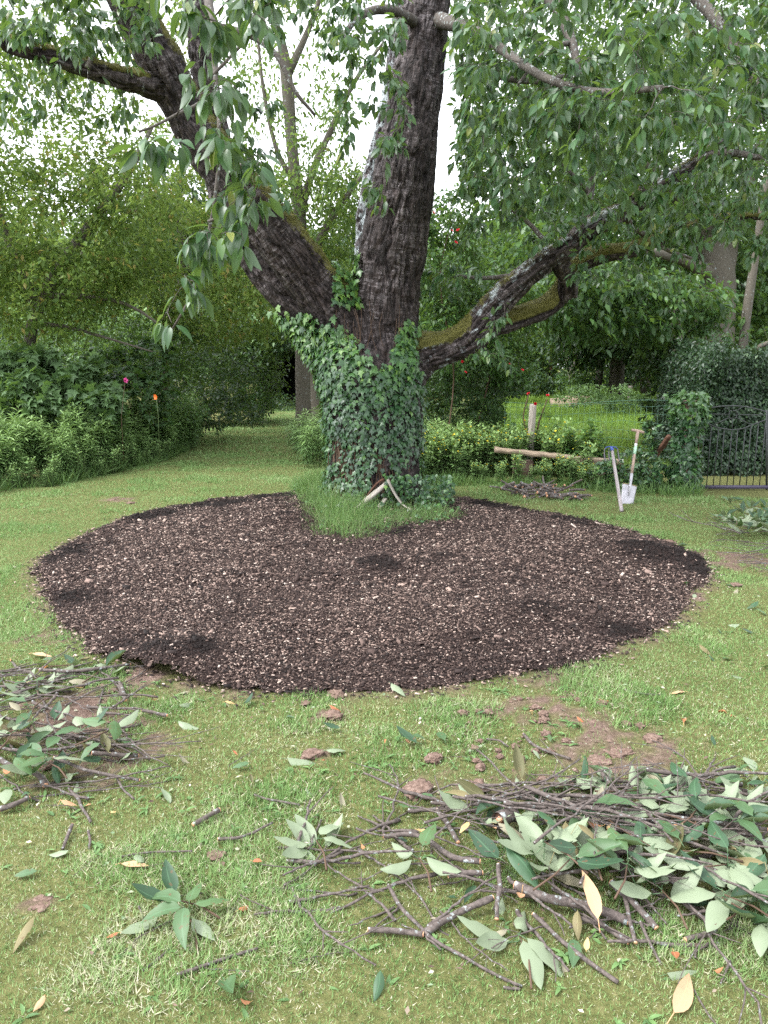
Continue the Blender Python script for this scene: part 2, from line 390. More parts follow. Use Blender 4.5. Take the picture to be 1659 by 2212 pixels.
M['wire'] = simple('green_wire', (.10, .2, .14), .5, .2)
M['stone'] = simple('brick_pillar', (.25, .17, .13), .85)
M['shade_dark'] = simple('dark_core', (.02, .022, .014), .95)  # near-black colour standing in for shade inside the gap box and hedge
# ------------------------------------------------------------------ ground
MUL_PX = [(640,1064),(560,1072),(450,1085),(330,1108),(230,1137),(150,1172),(85,1210),(92,1260),(108,1310),(148,1365),(200,1403),(258,1425),(310,1458),(400,1478),(500,1490),(620,1498),(760,1498),(900,1493),(1020,1478),(1120,1460),(1230,1438),(1340,1403),(1420,1363),(1480,1312),(1502,1280),(1540,1240),(1515,1212),(1450,1177),(1330,1142),(1200,1112),(1080,1090),(980,1076),(860,1062),(740,1058)]
MUL = np.array([G(*p)[:2] for p in MUL_PX])
_t = np.linspace(0, 1, 260)
def closed(poly, n, jit, s):
    p = np.vstack([poly, poly[:1]]); q = spline(np.c_[p, np.zeros(len(p))], n)[:-1, :2]; c = q.mean(0); d = nrm(q - c)
    return q + d * ((fbm(q * 3, 3, s) - .5)[:, None] * jit)
MULS = closed(MUL, 400, .16, 5)
TUFT_PX = [(632,1045),(640,1090),(650,1120),(655,1150),(690,1172),(740,1182),(800,1180),(838,1168),(880,1158),(930,1150),(1003,1134),(985,1105),(962,1080),(930,1062),(860,1045),(740,1038)]
TUFT = closed(np.array([G(*p)[:2] for p in TUFT_PX]), 120, .12, 9)
TC = G(800, 1103)[:2] + np.array([0, .45])          # trunk centre

def gnd(x, y):
    p = np.stack([x, y], -1)
    return .035 * (fbm(p * .6, 3, 3) - .5) + .012 * (fbm(p * 4, 2, 4) - .5)
SOIL_PX = [(1300,1600,.85,.55),(1180,1520,.8,.5),(1060,1690,.8,.4),(1330,1640,.85,.35),(1600,1210,.9,.55),(1580,1270,.6,.4),(100,1370,.8,.35),(310,1455,.9,.22),(720,1545,.9,.16),(150,1545,1.1,.4),(250,1620,.9,.4),(90,1960,.8,.07),(690,1630,.9,.08),(1500,1290,.8,.2),(250,1080,.8,.4),(1000,1600,.5,.5),(60,1680,.6,.3)]
def soil(P):
    r = np.zeros(len(P))
    for px, py, a, s in SOIL_PX:
        g = G(px, py)[:2]; d = ((P - g) ** 2); r = np.maximum(r, a * np.exp(-(d[:, 0] + d[:, 1]) / (s * s)))
    n = fbm(P * 9, 4, 21) * .6 + fbm(P * 30, 3, 22) * .4
    c = MULS.mean(0)
    e = np.linalg.norm(P[:, None] - MULS[None, ::6], axis=-1).min(1)
    rim = np.exp(-(e / .10) ** 2) * sst(.35, .6, fbm(P * 2.5, 2, 33)) * .75
    return np.clip(sst(.42, .66, r * .56 + n * .75 - .25) + rim, 0, 1)

def grid_axis(segs):
    out = []
    for a, b, st in segs: out += list(np.arange(a, b, st))
    return np.array(out + [segs[-1][1]])
xs = grid_axis([(-160, -20, 10), (-20, -6, .7), (-6, 6, .05), (6, 20, .7), (20, 160, 10)])
ys = grid_axis([(-30, 0, 3), (0, 10.5, .05), (10.5, 20, .3), (20, 80, 4), (80, 220, 20)])
X, Y = np.meshgrid(xs, ys); P2 = np.stack([X.ravel(), Y.ravel()], -1)
Z = gnd(P2[:, 0], P2[:, 1]); near = (np.abs(P2[:, 0]) < 6.2) & (P2[:, 1] > 0) & (P2[:, 1] < 10.6)
so_ = np.zeros(len(P2)); so_[near] = soil(P2[near])
Z = Z + so_ * .02 * fbm(P2 * 14, 2, 8)
nx, ny = len(xs), len(ys); i = np.arange(ny - 1)[:, None] * nx + np.arange(nx - 1)[None]
q = np.stack([i, i + 1, i + nx + 1, i + nx], -1).reshape(-1, 4)
me = mkmesh('ground', np.c_[P2, Z], q.ravel(), np.arange(len(q)) * 4, np.full(len(q), 4), True, {'tint': so_, 'luv': np.c_[P2, Z]})
k = NT('lawn_soil'); g = k.n('NewGeometry').outputs['Position']; n1 = k.noise(g, 40, 5, .65); n2 = k.noise(g, 1.2, 4, .6); n3 = k.noise(g, 160, 3, .7)
c = k.ramp(n1, [(.3, (.05, .06, .02)), (.5, (.11, .12, .04)), (.7, (.2, .19, .085))])
c = k.mix(k.math('MULTIPLY', n2, .35), c, (.2, .2, .08))
sc_ = k.ramp(n1, [(.3, (.10, .066, .05)), (.55, (.18, .125, .10)), (.75, (.28, .205, .17))])
c = k.mix(k.attr('tint').outputs['Fac'], c, sc_)
M['ground'] = k.done(k.bsdf(c, .95, .1, k.math('ADD', n1, n3), .8, .015))
tag(addobj('ground', me, M['ground']), kind='structure', label='mown garden lawn floor with bare brown soil scuffs')

# mulch bed
def mulz(P):
    e = np.linalg.norm(P[:, None] - MULS[None, ::4], axis=-1).min(1)
    m = .004 + .02 * sst(0, .12, e) + .06 * sst(.05, 1.1, e) + .06 * (fbm(P * 1.6, 3, 41) - .5) * sst(0, .35, e) + .02 * (fbm(P * 9, 2, 42) - .5)
    for px, py, h, s in [(380,1435,.10,.28),(1400,1205,.09,.3),(820,1245,.07,.3),(620,1140,.06,.3),(1150,1345,.05,.3)]:
        g_ = G(px, py)[:2]; m = m + h * np.exp(-((P - g_) ** 2).sum(1) / s ** 2)
    return m + gnd(P[:, 0], P[:, 1])
lo_, hi_ = MULS.min(0), MULS.max(0)
st_ = .035; gx = np.arange(lo_[0], hi_[0], st_); gy = np.arange(lo_[1], hi_[1], st_)
X, Y = np.meshgrid(gx, gy); PP = np.stack([X.ravel(), Y.ravel()], -1); ins = inpoly(PP, MULS)
idx = -np.ones(len(PP), int); idx[ins] = np.arange(ins.sum()); nxx = len(gx)
i = (np.arange(len(gy) - 1)[:, None] * nxx + np.arange(nxx - 1)[None]).ravel(); q = np.stack([i, i + 1, i + nxx + 1, i + nxx], -1)
q = idx[q]; q = q[(q >= 0).all(1)]; Pm = PP[ins]
me = mkmesh('mulch_bed', np.c_[Pm, mulz(Pm)], q.ravel(), np.arange(len(q)) * 4, np.full(len(q), 4))
k = NT('mulch'); g = k.n('NewGeometry').outputs['Position']; n1 = k.noise(g, 70, 6, .7); 
c = k.ramp(n1, [(.35, (.012, .008, .008)), (.55, (.05, .034, .03)), (.68, (.12, .085, .07))])
M['mulch'] = k.done(k.bsdf(c, .95, .1, n1, 1, .02))
tag(addobj('mulch_bed', me, M['mulch']), kind='structure', label='round bed of dark wood mulch around the tree')

def sample_poly(poly, n, r=rng):
    lo, hi = poly.min(0), poly.max(0); P = lo + r.random((n, 2)) * (hi - lo); return P[inpoly(P, poly)]
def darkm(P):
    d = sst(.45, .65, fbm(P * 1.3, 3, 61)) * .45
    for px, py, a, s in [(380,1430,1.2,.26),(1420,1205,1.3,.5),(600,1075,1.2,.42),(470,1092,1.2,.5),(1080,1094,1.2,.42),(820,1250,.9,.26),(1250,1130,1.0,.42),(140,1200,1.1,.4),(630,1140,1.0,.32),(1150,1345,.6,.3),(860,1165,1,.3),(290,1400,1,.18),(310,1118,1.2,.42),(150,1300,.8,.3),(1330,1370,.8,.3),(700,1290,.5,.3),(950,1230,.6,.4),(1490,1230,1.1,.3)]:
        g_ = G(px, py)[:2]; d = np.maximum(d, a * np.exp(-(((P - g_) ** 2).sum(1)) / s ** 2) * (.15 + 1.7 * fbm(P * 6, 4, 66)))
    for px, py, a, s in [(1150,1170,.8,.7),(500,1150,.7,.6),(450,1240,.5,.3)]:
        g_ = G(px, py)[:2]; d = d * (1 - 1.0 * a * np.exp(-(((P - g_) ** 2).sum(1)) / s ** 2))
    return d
k = NT('wood_chip'); t = k.attr('tint').outputs['Fac']; bc = k.attr('luv').outputs['Vector']
c = k.ramp(t, [(0, (.010, .007, .006)), (.25, (.026, .017, .015)), (.55, (.058, .038, .032)), (.70, (.105, .071, .058)), (.8, (.22, .155, .128)), (.92, (.37, .27, .22)), (1, (.55, .46, .39))])
g = k.n('NewGeometry').outputs['Position']; nn = k.noise(g, 300, 3, .6); c = k.mix(.5, c, k.ramp(nn, [(.3, (.6, .6, .6)), (.7, (1.2, 1.2, 1.2))]), 'MULTIPLY')
M['chip'] = k.done(k.bsdf(c, .8, .25))
sp = Soup()
for dens, tot_area, szr, ylim in [(13000, 1, (.006, .021), (0, 5.2)), (7500, 1, (.008, .026), (5.2, 7.2)), (4500, 1, (.012, .03), (7.2, 12))]:
    bb = (MULS.max(0) - MULS.min(0)); n = int(dens * bb[0] * bb[1]); P = sample_poly(MULS, n)
    P = P[(P[:, 1] > ylim[0]) & (P[:, 1] <= ylim[1])]; P = P[~inpoly(P, TUFT) | (rng.random(len(P)) < .15)]
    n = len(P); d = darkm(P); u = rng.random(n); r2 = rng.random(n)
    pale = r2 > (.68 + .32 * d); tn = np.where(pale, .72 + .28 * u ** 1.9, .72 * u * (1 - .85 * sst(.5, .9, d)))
    a = rng.random(n) * 6.283; el = rng.normal(0, .28, n)
    D = np.stack([np.cos(a) * np.cos(el), np.sin(a) * np.cos(el), np.sin(el)], -1); N = nrm(np.stack([rng.normal(0, .5, n), rng.normal(0, .5, n), np.ones(n)], -1))
    s = szr[0] + (szr[1] - szr[0]) * rng.random(n) ** 2.2
    big = rng.random(n) < .01; s = np.where(big, s * 2.6, s)
    t_ = tm = CHIP
    z = mulz(P) + rng.random(n) * .018
    w = .22 + .4 * rng.random(n)
    # thickness: reuse template with z scaled by choosing a flattened copy
    CH = Tm(CHIP.V * np.array([1, 1, .2]), []); CH.loops, CH.tot, CH.st, CH.luv = CHIP.loops, CHIP.tot, CHIP.st, CHIP.luv
    sp.add(CH, np.c_[P, z], D, N, s, tn, w)
# chips strayed on the lawn edge
P = MULS[rng.integers(0, len(MULS), 4200)] + rng.normal(0, .055, (4200, 2)) * rng.uniform(.3, 1.6, (4200, 1)); n = 4200; a = rng.random(n) * 6.28
sp.add(CH, np.c_[P, gnd(P[:, 0], P[:, 1]) + .012], np.c_[np.cos(a), np.sin(a), a * 0], np.c_[a * 0, a * 0, a * 0 + 1.], .008 + .018 * rng.random(n), rng.random(n), .4)
tag(sp.build('mulch', M['chip'], smooth=False), 'dark and pale wood chips strewn over the round bed', 'mulch', kind='stuff')

# ------------------------------------------------------------------ lawn grass
BORDER_PX = [(-400,1110),(0,1056),(120,1046),(240,1018),(340,998),(410,965),(432,950),(395,925),(460,925),(560,902),(590,884),(590,860),(-900,860)]
BORDER = np.array([G(*p)[:2] for p in BORDER_PX])
RB_PX = [(905,1052),(1000,1046),(1100,1050),(1250,1058),(1335,1066),(1450,1078),(1510,1072),(2200,1085),(2200,900),(905,940)]
RBED = np.array([G(*p)[:2] for p in RB_PX])
sp = Soup()
def lawn_t(P):
    n = fbm(P * 1.1, 3, 71); m = fbm(P * 5, 3, 72)
    nearf = sst(6.5, 2.0, P[:, 1])
    return n, m, nearf
for (y0, y1, dens, ln, wd, tm) in [(1.2, 2.6, 26000, (.014, .036), .0032, BLADE), (2.6, 4.6, 15000, (.018, .042), .0042, BLADE), (4.6, 8, 7500, (.02, .042), .0062, BLADE1), (8, 14, 2600, (.025, .05), .009, BLADE1), (14, 34, 700, (.03, .07), .02, BLADE1)]:
    xw = .5 * y1 + .8; n = int(dens * 2 * xw * (y1 - y0)); P = np.c_[rng.uniform(-xw, xw, n), rng.uniform(y0, y1, n)]
    P = P[np.abs(P[:, 0]) < .5 * P[:, 1] + .8]
    P = P[~inpoly(P, MULS)]
    P = P[~(inpoly(P, BORDER) | inpoly(P, RBED))]
    s = soil(P) if y0 < 10 else np.zeros(len(P)); keep = rng.random(len(P)) > s * .88
    P = P[keep]; n_, m, nf = lawn_t(P)
    keep = rng.random(len(P)) < np.clip(.45 + 1.1 * fbm(P * 7, 2, 75), 0, 1); P = P[keep]; n_ = n_[keep]; m = m[keep]; nf = nf[keep]; n = len(P)
    tint = np.clip(.24 + .44 * rng.random(n) + .4 * (n_ - .5) + (m - .5) * .6 * nf + .06 * nf, 0, .8)
    st = rng.random(n) < (.03 + .2 * nf + .2 * nf * sst(.5, .7, m)); tint = np.where(st, .84 + .16 * rng.random(n), tint)
    a = rng.random(n) * 6.283; el = np.radians(rng.uniform(12, 65, n)); el = np.where(st, el * .3, el)
    D = np.c_[np.cos(a) * np.cos(el), np.sin(a) * np.cos(el), np.sin(el)]; N = np.c_[-np.cos(a) * np.sin(el), -np.sin(a) * np.sin(el), np.cos(el)] + rng.normal(0, .25, (n, 3))
    L_ = ln[0] + (ln[1] - ln[0]) * rng.random(n) ** 1.6; tf = fbm(P * 2.6, 2, 77); L_ = L_ * (.7 + .9 * sst(.5, .72, tf))
    sp.add(tm, np.c_[P, gnd(P[:, 0], P[:, 1]) - .004], D, N, L_, tint, wd / L_ * (.7 + .6 * rng.random(n)))
tag(sp.build('grass', M['grass']), 'short mown lawn grass with straw coloured patches', 'grass', kind='stuff')

# fine litter over the lawn: bark flakes, leaf scraps, dry stalks
k = NT('litter'); M['litter'] = k.done(k.bsdf(k.ramp(k.attr('tint').outputs['Fac'], [(0, (.06, .04, .03)), (.35, (.16, .11, .085)), (.6, (.28, .27, .2)), (.8, (.17, .24, .14)), (1, (.5, .44, .34))]), .85, .2))
sp = Soup(); n = 9000; P = np.c_[rng.uniform(-3.2, 3.2, n), rng.uniform(1.3, 6.5, n)]; w_ = .25 + np.exp(-((P - G(1200, 1620)[:2]) ** 2).sum(1) / .9) + .8 * np.exp(-((P - G(150, 1600)[:2]) ** 2).sum(1) / .5)
P = P[(np.abs(P[:, 0]) < .5 * P[:, 1] + .4) & ~inpoly(P, MULS) & (rng.random(n) < w_)]; n = len(P); a = rng.random(n) * 6.28
sp.add(LEAFL, np.c_[P, gnd(P[:, 0], P[:, 1]) + rng.uniform(.008, .02, n)], np.c_[np.cos(a), np.sin(a), rng.normal(0, .2, n)], nrm(np.c_[rng.normal(0, .35, (n, 2)), np.ones(n)]), rng.uniform(.006, .026, n), rng.random(n), rng.choice([.25, .6, 1.2], n))
tag(sp.build('debris', M['litter'], smooth=False), 'fine leaf scraps and bark flakes scattered over the front lawn', 'debris', kind='stuff')

# broadleaf lawn weeds: rosettes and clover
sp = Soup(); n = 900
P = np.c_[rng.uniform(-2.2, 2.2, n), rng.uniform(1.3, 4.6, n)]; P = P[(np.abs(P[:, 0]) < .5 * P[:, 1] + .4) & ~inpoly(P, MULS)]
P = P[(fbm(P * 1.3, 2, 5) > .46) | (rng.random(len(P)) < .12)]
for p in P:
    m = rng.integers(2, 7); a = rng.random(m) * 6.28; el = rng.uniform(.05, .7, m)
    sp.add(leaf_t(.3, 4, .3, .35), np.tile([p[0], p[1], .004], (m, 1)), np.c_[np.cos(a), np.sin(a), el], np.tile([0, 0, 1.], (m, 1)), rng.uniform(.01, .045, m), rng.uniform(0, .6, m))
tag(sp.build('weeds', M['herb']), 'broad leaved weeds low in the front lawn', 'weeds', kind='stuff')

# ------------------------------------------------------------------ cherry tree: trunk and limbs
def pxpath(pts):     # (px,py,widthpx,Y) -> (x,y,z,r)
    out = []
    for px, py, w, Yd in pts:
        P = at(px, py, Yd); out.append([*P, w / 2 * mpp(P)])
    return np.array(out)
YT = TC[1]
LIMBS = [
 ('base', pxpath([(806,1140,255,YT),(806,1095,228,YT),(808,1040,208,YT),(812,960,202,YT),(808,880,212,YT),(803,810,228,YT),(800,750,200,YT+.02)]), 0, -.05),
 ('left_root', pxpath([(730,1115,60,YT-.15),(745,1050,70,YT-.1),(760,960,80,YT)]), 0, -1),
 ('right_root', pxpath([(890,1110,60,YT-.15),(880,1050,70,YT-.1),(860,960,80,YT)]), 0, -1),
 ('mid', pxpath([(815,900,150,YT),(828,800,142,YT-.03),(835,700,132,YT-.07),(838,620,140,YT-.12),(852,520,140,YT-.15),(868,420,138,YT-.18),(884,300,126,YT-.2),(900,180,112,YT-.2),(915,60,104,YT-.2),(930,-60,100,YT-.2),(950,-300,90,YT-.1),(975,-600,75,YT)]), 0, .12),
 ('back', pxpath([(800,760,80,YT+.25),(788,640,62,YT+.45),(790,560,54,YT+.6),(800,450,54,YT+.7),(815,350,46,YT+.8),(835,250,40,YT+.9),(850,150,36,YT+1.),(870,0,32,YT+1.1),(900,-250,26,YT+1.3)]), .05, .53),
 ('left', pxpath([(790,800,150,YT),(735,690,116,YT-.1),(668,600,108,YT-.25),(606,520,104,YT-.4),(538,436,98,YT-.5),(462,340,98,YT-.55),(405,250,94,YT-.6),(350,140,92,YT-.7),(305,60,88,YT-.8),(262,-30,84,YT-.9),(180,-220,70,YT-1.2),(90,-450,55,YT-1.2)]), .80, .2),
 ('left_low', pxpath([(760,790,130,YT+.1),(690,705,108,YT+.15),(622,628,98,YT+.1),(562,560,88,YT+.1),(514,488,78,YT+.05),(480,400,74,YT),(462,290,66,YT),(445,180,62,YT-.05),(430,60,58,YT-.1),(415,-60,52,YT-.1),(400,-350,40,YT)]), .05, .15),
 ('horiz', pxpath([(345,190,56,YT-.75),(270,172,46,YT-.85),(190,148,42,YT-.95),(100,118,37,YT-1.1),(30,100,33,YT-1.2),(-60,60,32,YT-1.4),(-250,0,24,YT-1.8)]), .80, .38),
 ('right', pxpath([(850,830,120,YT),(905,770,92,YT-.05),(965,752,70,YT-.1),(1020,725,72,YT-.15),(1060,672,66,YT-.2),(1110,620,56,YT-.25),(1170,570,52,YT-.3),(1225,535,50,YT-.35),(1270,495,48,YT-.4),(1340,460,44,YT-.45),(1420,405,40,YT-.5),(1500,352,34,YT-.55),(1590,290,30,YT-.6),(1680,225,28,YT-.7),(1800,150,20,YT-.8)]), .55, .41),
 ('moss', pxpath([(1010,728,56,YT-.12),(1070,702,48,YT-.02),(1130,684,46,YT+.05),(1180,664,46,YT+.1),(1216,628,44,YT+.1),(1240,580,40,YT),(1290,552,38,YT-.05),(1360,542,34,YT-.1),(1420,520,26,YT-.15),(1490,490,20,YT-.2),(1560,472,16,YT-.3),(1680,468,13,YT-.4)]), .98, .30),
 ('join', pxpath([(1205,560,42,YT-.3),(1225,600,44,YT-.1),(1228,640,40,YT+.05)]), .85, .2),
]
bm_ = Soup()
LP = []
for nm, pth, mo, li in LIMBS:
    n = max(12, int(np.linalg.norm(np.diff(pth[:, :3], axis=0), axis=1).sum() / .05)); s = spline(pth, n); LP.append((nm, s, mo, li))
    rr = s[:, 3].copy(); jit = (fbm(np.c_[s[:, :3] * 3.1], 2, 9) - .5) * .16; rr = rr * (1 + jit)
    V, lo, ss, tt, luv = tubes(s[None, :, :3], rr[None], 22); 
    bm_.raw(V, lo, ss, tt, np.zeros(len(V)), luv)
tmp = addobj('tmp', bm_.mesh('tmp', False))
md = tmp.modifiers.new('r', 'REMESH'); md.mode = 'VOXEL'; md.voxel_size = .0125; md.use_smooth_shade = True
ms_ = tmp.modifiers.new('s', 'SMOOTH'); ms_.factor = .5; ms_.iterations = 14
dg = bpy.context.evaluated_depsgraph_get(); ev = tmp.evaluated_get(dg); me = bpy.data.meshes.new_from_object(ev)
bpy.data.objects.remove(tmp)
nv = len(me.vertices); TV = np.empty(nv * 3, np.float32); me.vertices.foreach_get('co', TV); TV = TV.reshape(-1, 3).astype(float)
TN = np.empty(nv * 3, np.float32); me.vertices.foreach_get('normal', TN); TN = TN.reshape(-1, 3).astype(float)
print('trunk verts', nv)
# bark coordinates
best = np.full(nv, 1e9); bcv = np.zeros((nv, 3)); moss = np.zeros(nv); lich = np.zeros(nv)
for li_, (nm, s, mo, lc) in enumerate(LP):
    C_ = s[:, :3]; T = nrm(np.gradient(C_, axis=0)); ref = np.array([0, 1., 0.]); U = nrm(np.cross(T, ref)); Vv = np.cross(T, U); ln = np.concatenate([[0], np.cumsum(np.linalg.norm(np.diff(C_, axis=0), axis=1))])
    for a in range(0, nv, 20000):
        q_ = TV[a:a + 20000]; d = ((q_[:, None] - C_[None]) ** 2).sum(-1) ** .5 - s[None, :, 3] * .9; j = d.argmin(1); dj = d[np.arange(len(q_)), j]
        w = dj < best[a:a + 20000]; ii = np.where(w)[0] + a; jj = j[w]; off = TV[ii] - C_[jj]
        best[ii] = dj[w]; bcv[ii] = np.c_[(off * U[jj]).sum(1), (off * Vv[jj]).sum(1), ln[jj] + (off * T[jj]).sum(1) + li_ * 3.7]
        up = TN[ii, 2]; lw, hh_ = (-.75, .25) if nm == 'moss' else (-.1, .6); moss[ii] = mo * sst(lw, hh_, up) + (-.35 if mo < .1 else 0)
        if nm == 'right': moss[ii] += .3 * (TV[ii, 0] < at(1010, 730, YT)[0])
        lich[ii] = lc + (.1 * (up > .2) if nm in ('right',) else 0)
base_z = np.clip((2.0 - TV[:, 2]) / 1.5, 0, 1)
rid = fbm(bcv * np.array([16, 16, 4.5]), 4, 90); rid2 = 1 - np.abs(2 * fbm(bcv * np.array([13, 13, 3.5]) + 7, 3, 91) - 1)
crack = sst(.80, .97, rid2)
disp = .040 * (rid - .5) - .028 * crack + .006 * (fbm(bcv * np.array([30, 30, 60]), 2, 95) - .5)
mm = np.clip((moss + fbm(bcv * 11, 3, 96) - 1) * 4, 0, 1); disp = disp * (1 - .6 * mm) + mm * (.008 + .016 * (fbm(bcv * 40, 2, 97)))
TVd = TV + TN * disp[:, None]
me.vertices.foreach_set('co', TVd.astype(np.float32).ravel())
a_ = me.attributes.new('luv', 'FLOAT_VECTOR', 'POINT'); a_.data.foreach_set('vector', bcv.astype(np.float32).ravel())
a_ = me.attributes.new('moss', 'FLOAT', 'POINT'); a_.data.foreach_set('value', moss.astype(np.float32))
a_ = me.attributes.new('lichen', 'FLOAT', 'POINT'); a_.data.foreach_set('value', lich.astype(np.float32))
me.update(); me.name = 'trunk'
me.materials.clear()
cherry = empty('cherry_tree', (TC[0], TC[1], 0), 'big old multi-stemmed cherry tree rising from the mulch bed', 'tree')
CO = Vector((-TC[0], -TC[1], 0))
def under_root(o, root):
    o.parent = root; o.location = -root.location; return o
under_root(addobj('trunk', me, M['bark']), cherry)

# moss tufts
k = NT('moss_tuft'); t = k.attr('tint').outputs['Fac']; M['moss'] = k.done(k.bsdf(k.ramp(t, [(0, (.045, .05, .01)), (.5, (.12, .125, .025)), (1, (.26, .24, .06))]), .9, .1))
pr = mm * (TN[:, 2] > -.2); ii = rng.choice(nv, 30000, p=pr / pr.sum()); n = len(ii)
sp = Soup(); sp.add(BLADE1, TVd[ii] + rng.normal(0, .004, (n, 3)), TN[ii] + rng.normal(0, .6, (n, 3)), rng.normal(0, 1, (n, 3)), rng.uniform(.008, .022, n), rng.random(n), .35)
under_root(sp.build('moss', M['moss']), cherry)

# ------------------------------------------------------------------ growing twigs toward targets
class Grow:
    def __init__(s, P, Rr, cap=40000):
        s.P = np.zeros((cap, 3)); s.R = np.zeros(cap); n = len(P); s.P[:n] = P; s.R[:n] = Rr; s.n = n; s.paths = []; s.rads = []; s.K = 6
    def run(s, T, sag=.1, wob=.06, rmin=.0016, rk=.011, up=.25, r_max=.03, order=True):
        T = np.asarray(T, float)
        if order:
            n0 = s.n; step = max(1, n0 // 400); d0 = np.linalg.norm(T[:, None] - s.P[None, :n0:step], axis=-1).min(1); T = T[np.argsort(d0)]
        for t in T:
            d = ((s.P[:s.n] - t) ** 2).sum(1); i = int(d.argmin()); L = math.sqrt(d[i])
            if L < .02: continue
            a = s.P[i]; r0 = min(s.R[i] * .75, .0025 + rk * L, r_max); u = np.linspace(0, 1, s.K)[:, None]
            m = (a + t) / 2 + np.array([0, 0, up * L]) * .5 + rng.normal(0, wob * L, 3)
            p = (1 - u) ** 2 * a + 2 * u * (1 - u) * m + u * u * t; p[:, 2] -= sag * L * (u[:, 0] ** 3) * .5
            p[1:-1] += rng.normal(0, wob * L * .25, (s.K - 2, 3))
            r = (r0 + (rmin - r0) * u[:, 0] ** .8)
            s.paths.append(p); s.rads.append(r); k_ = s.K - 1
            if s.n + k_ < len(s.P): s.P[s.n:s.n + k_] = p[1:]; s.R[s.n:s.n + k_] = np.maximum(r[1:], rmin * 1.3); s.n += k_
    def wood(s, sp, sides=5, tint=.5):
        if s.paths:
            V, lo, ss, tt, luv = tubes(np.array(s.paths), np.array(s.rads), sides); sp.raw(V, lo, ss, tt, np.full(len(V), tint), luv)
        return sp
def leaves_on(paths, per, size, droop=.7, start=.35, tip=3, pet=.03, spread=1.0, r=rng, tmu=.5, tsd=.25):
    """leaf anchors along twig paths"""
    loc = []; D = []; N = []
    P = np.array(paths); M_, K, _ = P.shape
    for (u0, cnt) in ((start, per), (.97, tip)):
        n = M_ * cnt; m = np.repeat(np.arange(M_), cnt); u = (u0 + (1 - u0) * r.random(n)) if u0 < .9 else np.full(n, .98)
        f = u * (K - 1); i = np.minimum(f.astype(int), K - 2); w = (f - i)[:, None]
        p = P[m, i] * (1 - w) + P[m, i + 1] * w; t = nrm(P[m, i + 1] - P[m, i] + 1e-6)
        sd = r.normal(0, 1, (n, 3)); sd[:, 2] *= .35; sd = nrm(sd - (sd * t).sum(1, keepdims=True) * t)
        d = nrm(sd * .8 * spread + t * .35 + np.array([0, 0, -1]) * (droop * r.uniform(.3, 1.5, n))[:, None])
        loc.append(p + d * pet); D.append(d); nn = nrm(sd * .5 + np.array([0, 0, .8]) + r.normal(0, .45, (n, 3))); N.append(nn)
    loc = np.concatenate(loc); n = len(loc)
    return loc, np.concatenate(D), np.concatenate(N), size * r.uniform(.6, 1.15, n), np.clip(r.normal(tmu, tsd, n), 0, 1)

skel = [s for nm, s, _, _ in LP if nm not in ('base', 'left_root', 'right_root')]
SP_ = np.concatenate([s[::2, :3] for s in skel]); SR_ = np.concatenate([s[::2, 3] for s in skel])
hi = SP_[:, 2] > 2.3
# minor limbs, drawn as their own paths
TWL = [pxpath(p) for p in [
 [(1240,525,20,YT-.35),(1262,470,18,YT-.2),(1275,420,16,YT),(1280,360,14,YT),(1275,280,11,YT+.1),(1240,200,9,YT+.1)],
 [(1195,545,14,YT-.3),(1150,490,10,YT-.1),(1100,450,8,YT),(1020,408,5,YT+.1)],
 [(1110,597,12,YT-.2),(1050,600,9,YT-.1),(990,597,6,YT)],
 [(1275,420,10,YT),(1210,350,7,YT),(1150,310,5,YT-.1),(1090,250,4,YT-.2)],
 [(930,40,36,YT-.2),(1010,60,26,YT-1.0),(1090,110,22,YT-2.0),(1170,165,18,YT-2.8),(1290,200,16,YT-3.4),(1430,190,12,YT-4)],
 [(960,-100,40,YT-.1),(1070,-60,32,YT-.8),(1190,0,28,YT-1.5),(1235,90,20,YT-1.8),(1250,160,14,YT-2.0)],
 [(975,-400,40,YT),(1200,-260,34,YT-1),(1450,-60,30,YT-1.5),(1560,60,24,YT-2),(1640,190,18,YT-2.4),(1720,260,12,YT-2.5)],
 [(1040,150,16,YT-1.4),(1100,170,14,YT-1.4),(1170,175,12,YT-1.2),(1230,160,8,YT-1.)],
 [(1235,90,12,YT-1.8),(1180,110,9,YT-2),(1120,180,6,YT-2.3)],
 [(1500,352,20,YT-.55),(1560,330,16,YT-1.),(1640,340,12,YT-1.6)],
 [(1340,460,14,YT-.45),(1380,500,12,YT-.2),(1440,540,9,YT),(1500,560,6,YT+.2)],
 [(430,60,30,YT-.1),(520,70,16,YT-.2),(590,110,12,YT-.4),(640,200,9,YT-.5),(680,250,6,YT-.5)],
 [(190,148,14,YT-1.15),(200,110,10,YT-1.15),(196,92,9,YT-1.15)],
 [(262,-30,40,YT-.9),(360,-100,34,YT-2.6),(430,-60,26,YT-3.9),(460,60,16,YT-4.5),(465,170,11,YT-4.7),(475,290,9,YT-4.8),(470,400,8,YT-4.8),(455,480,7,YT-4.8),(438,560,7,YT-4.8),(415,640,6,YT-4.8),(370,715,4,YT-4.8)],
 [(452,170,8,YT-4.7),(500,120,7,YT-4.7),(560,60,6,YT-4.8)],
 [(455,210,8,YT-4.75),(420,230,7,YT-4.8),(370,255,6,YT-4.9),(300,285,5,YT-5.0)],
 [(460,330,8,YT-4.8),(500,340,7,YT-4.8),(545,375,6,YT-4.9)],
 [(450,480,7,YT-4.8),(490,470,6,YT-4.85),(530,500,5,YT-4.9)],
 [(915,60,26,YT-.2),(840,20,20,YT-.9),(770,40,15,YT-1.4),(740,90,10,YT-1.6)],
]]
branch_soup = Soup()
TW_near = []
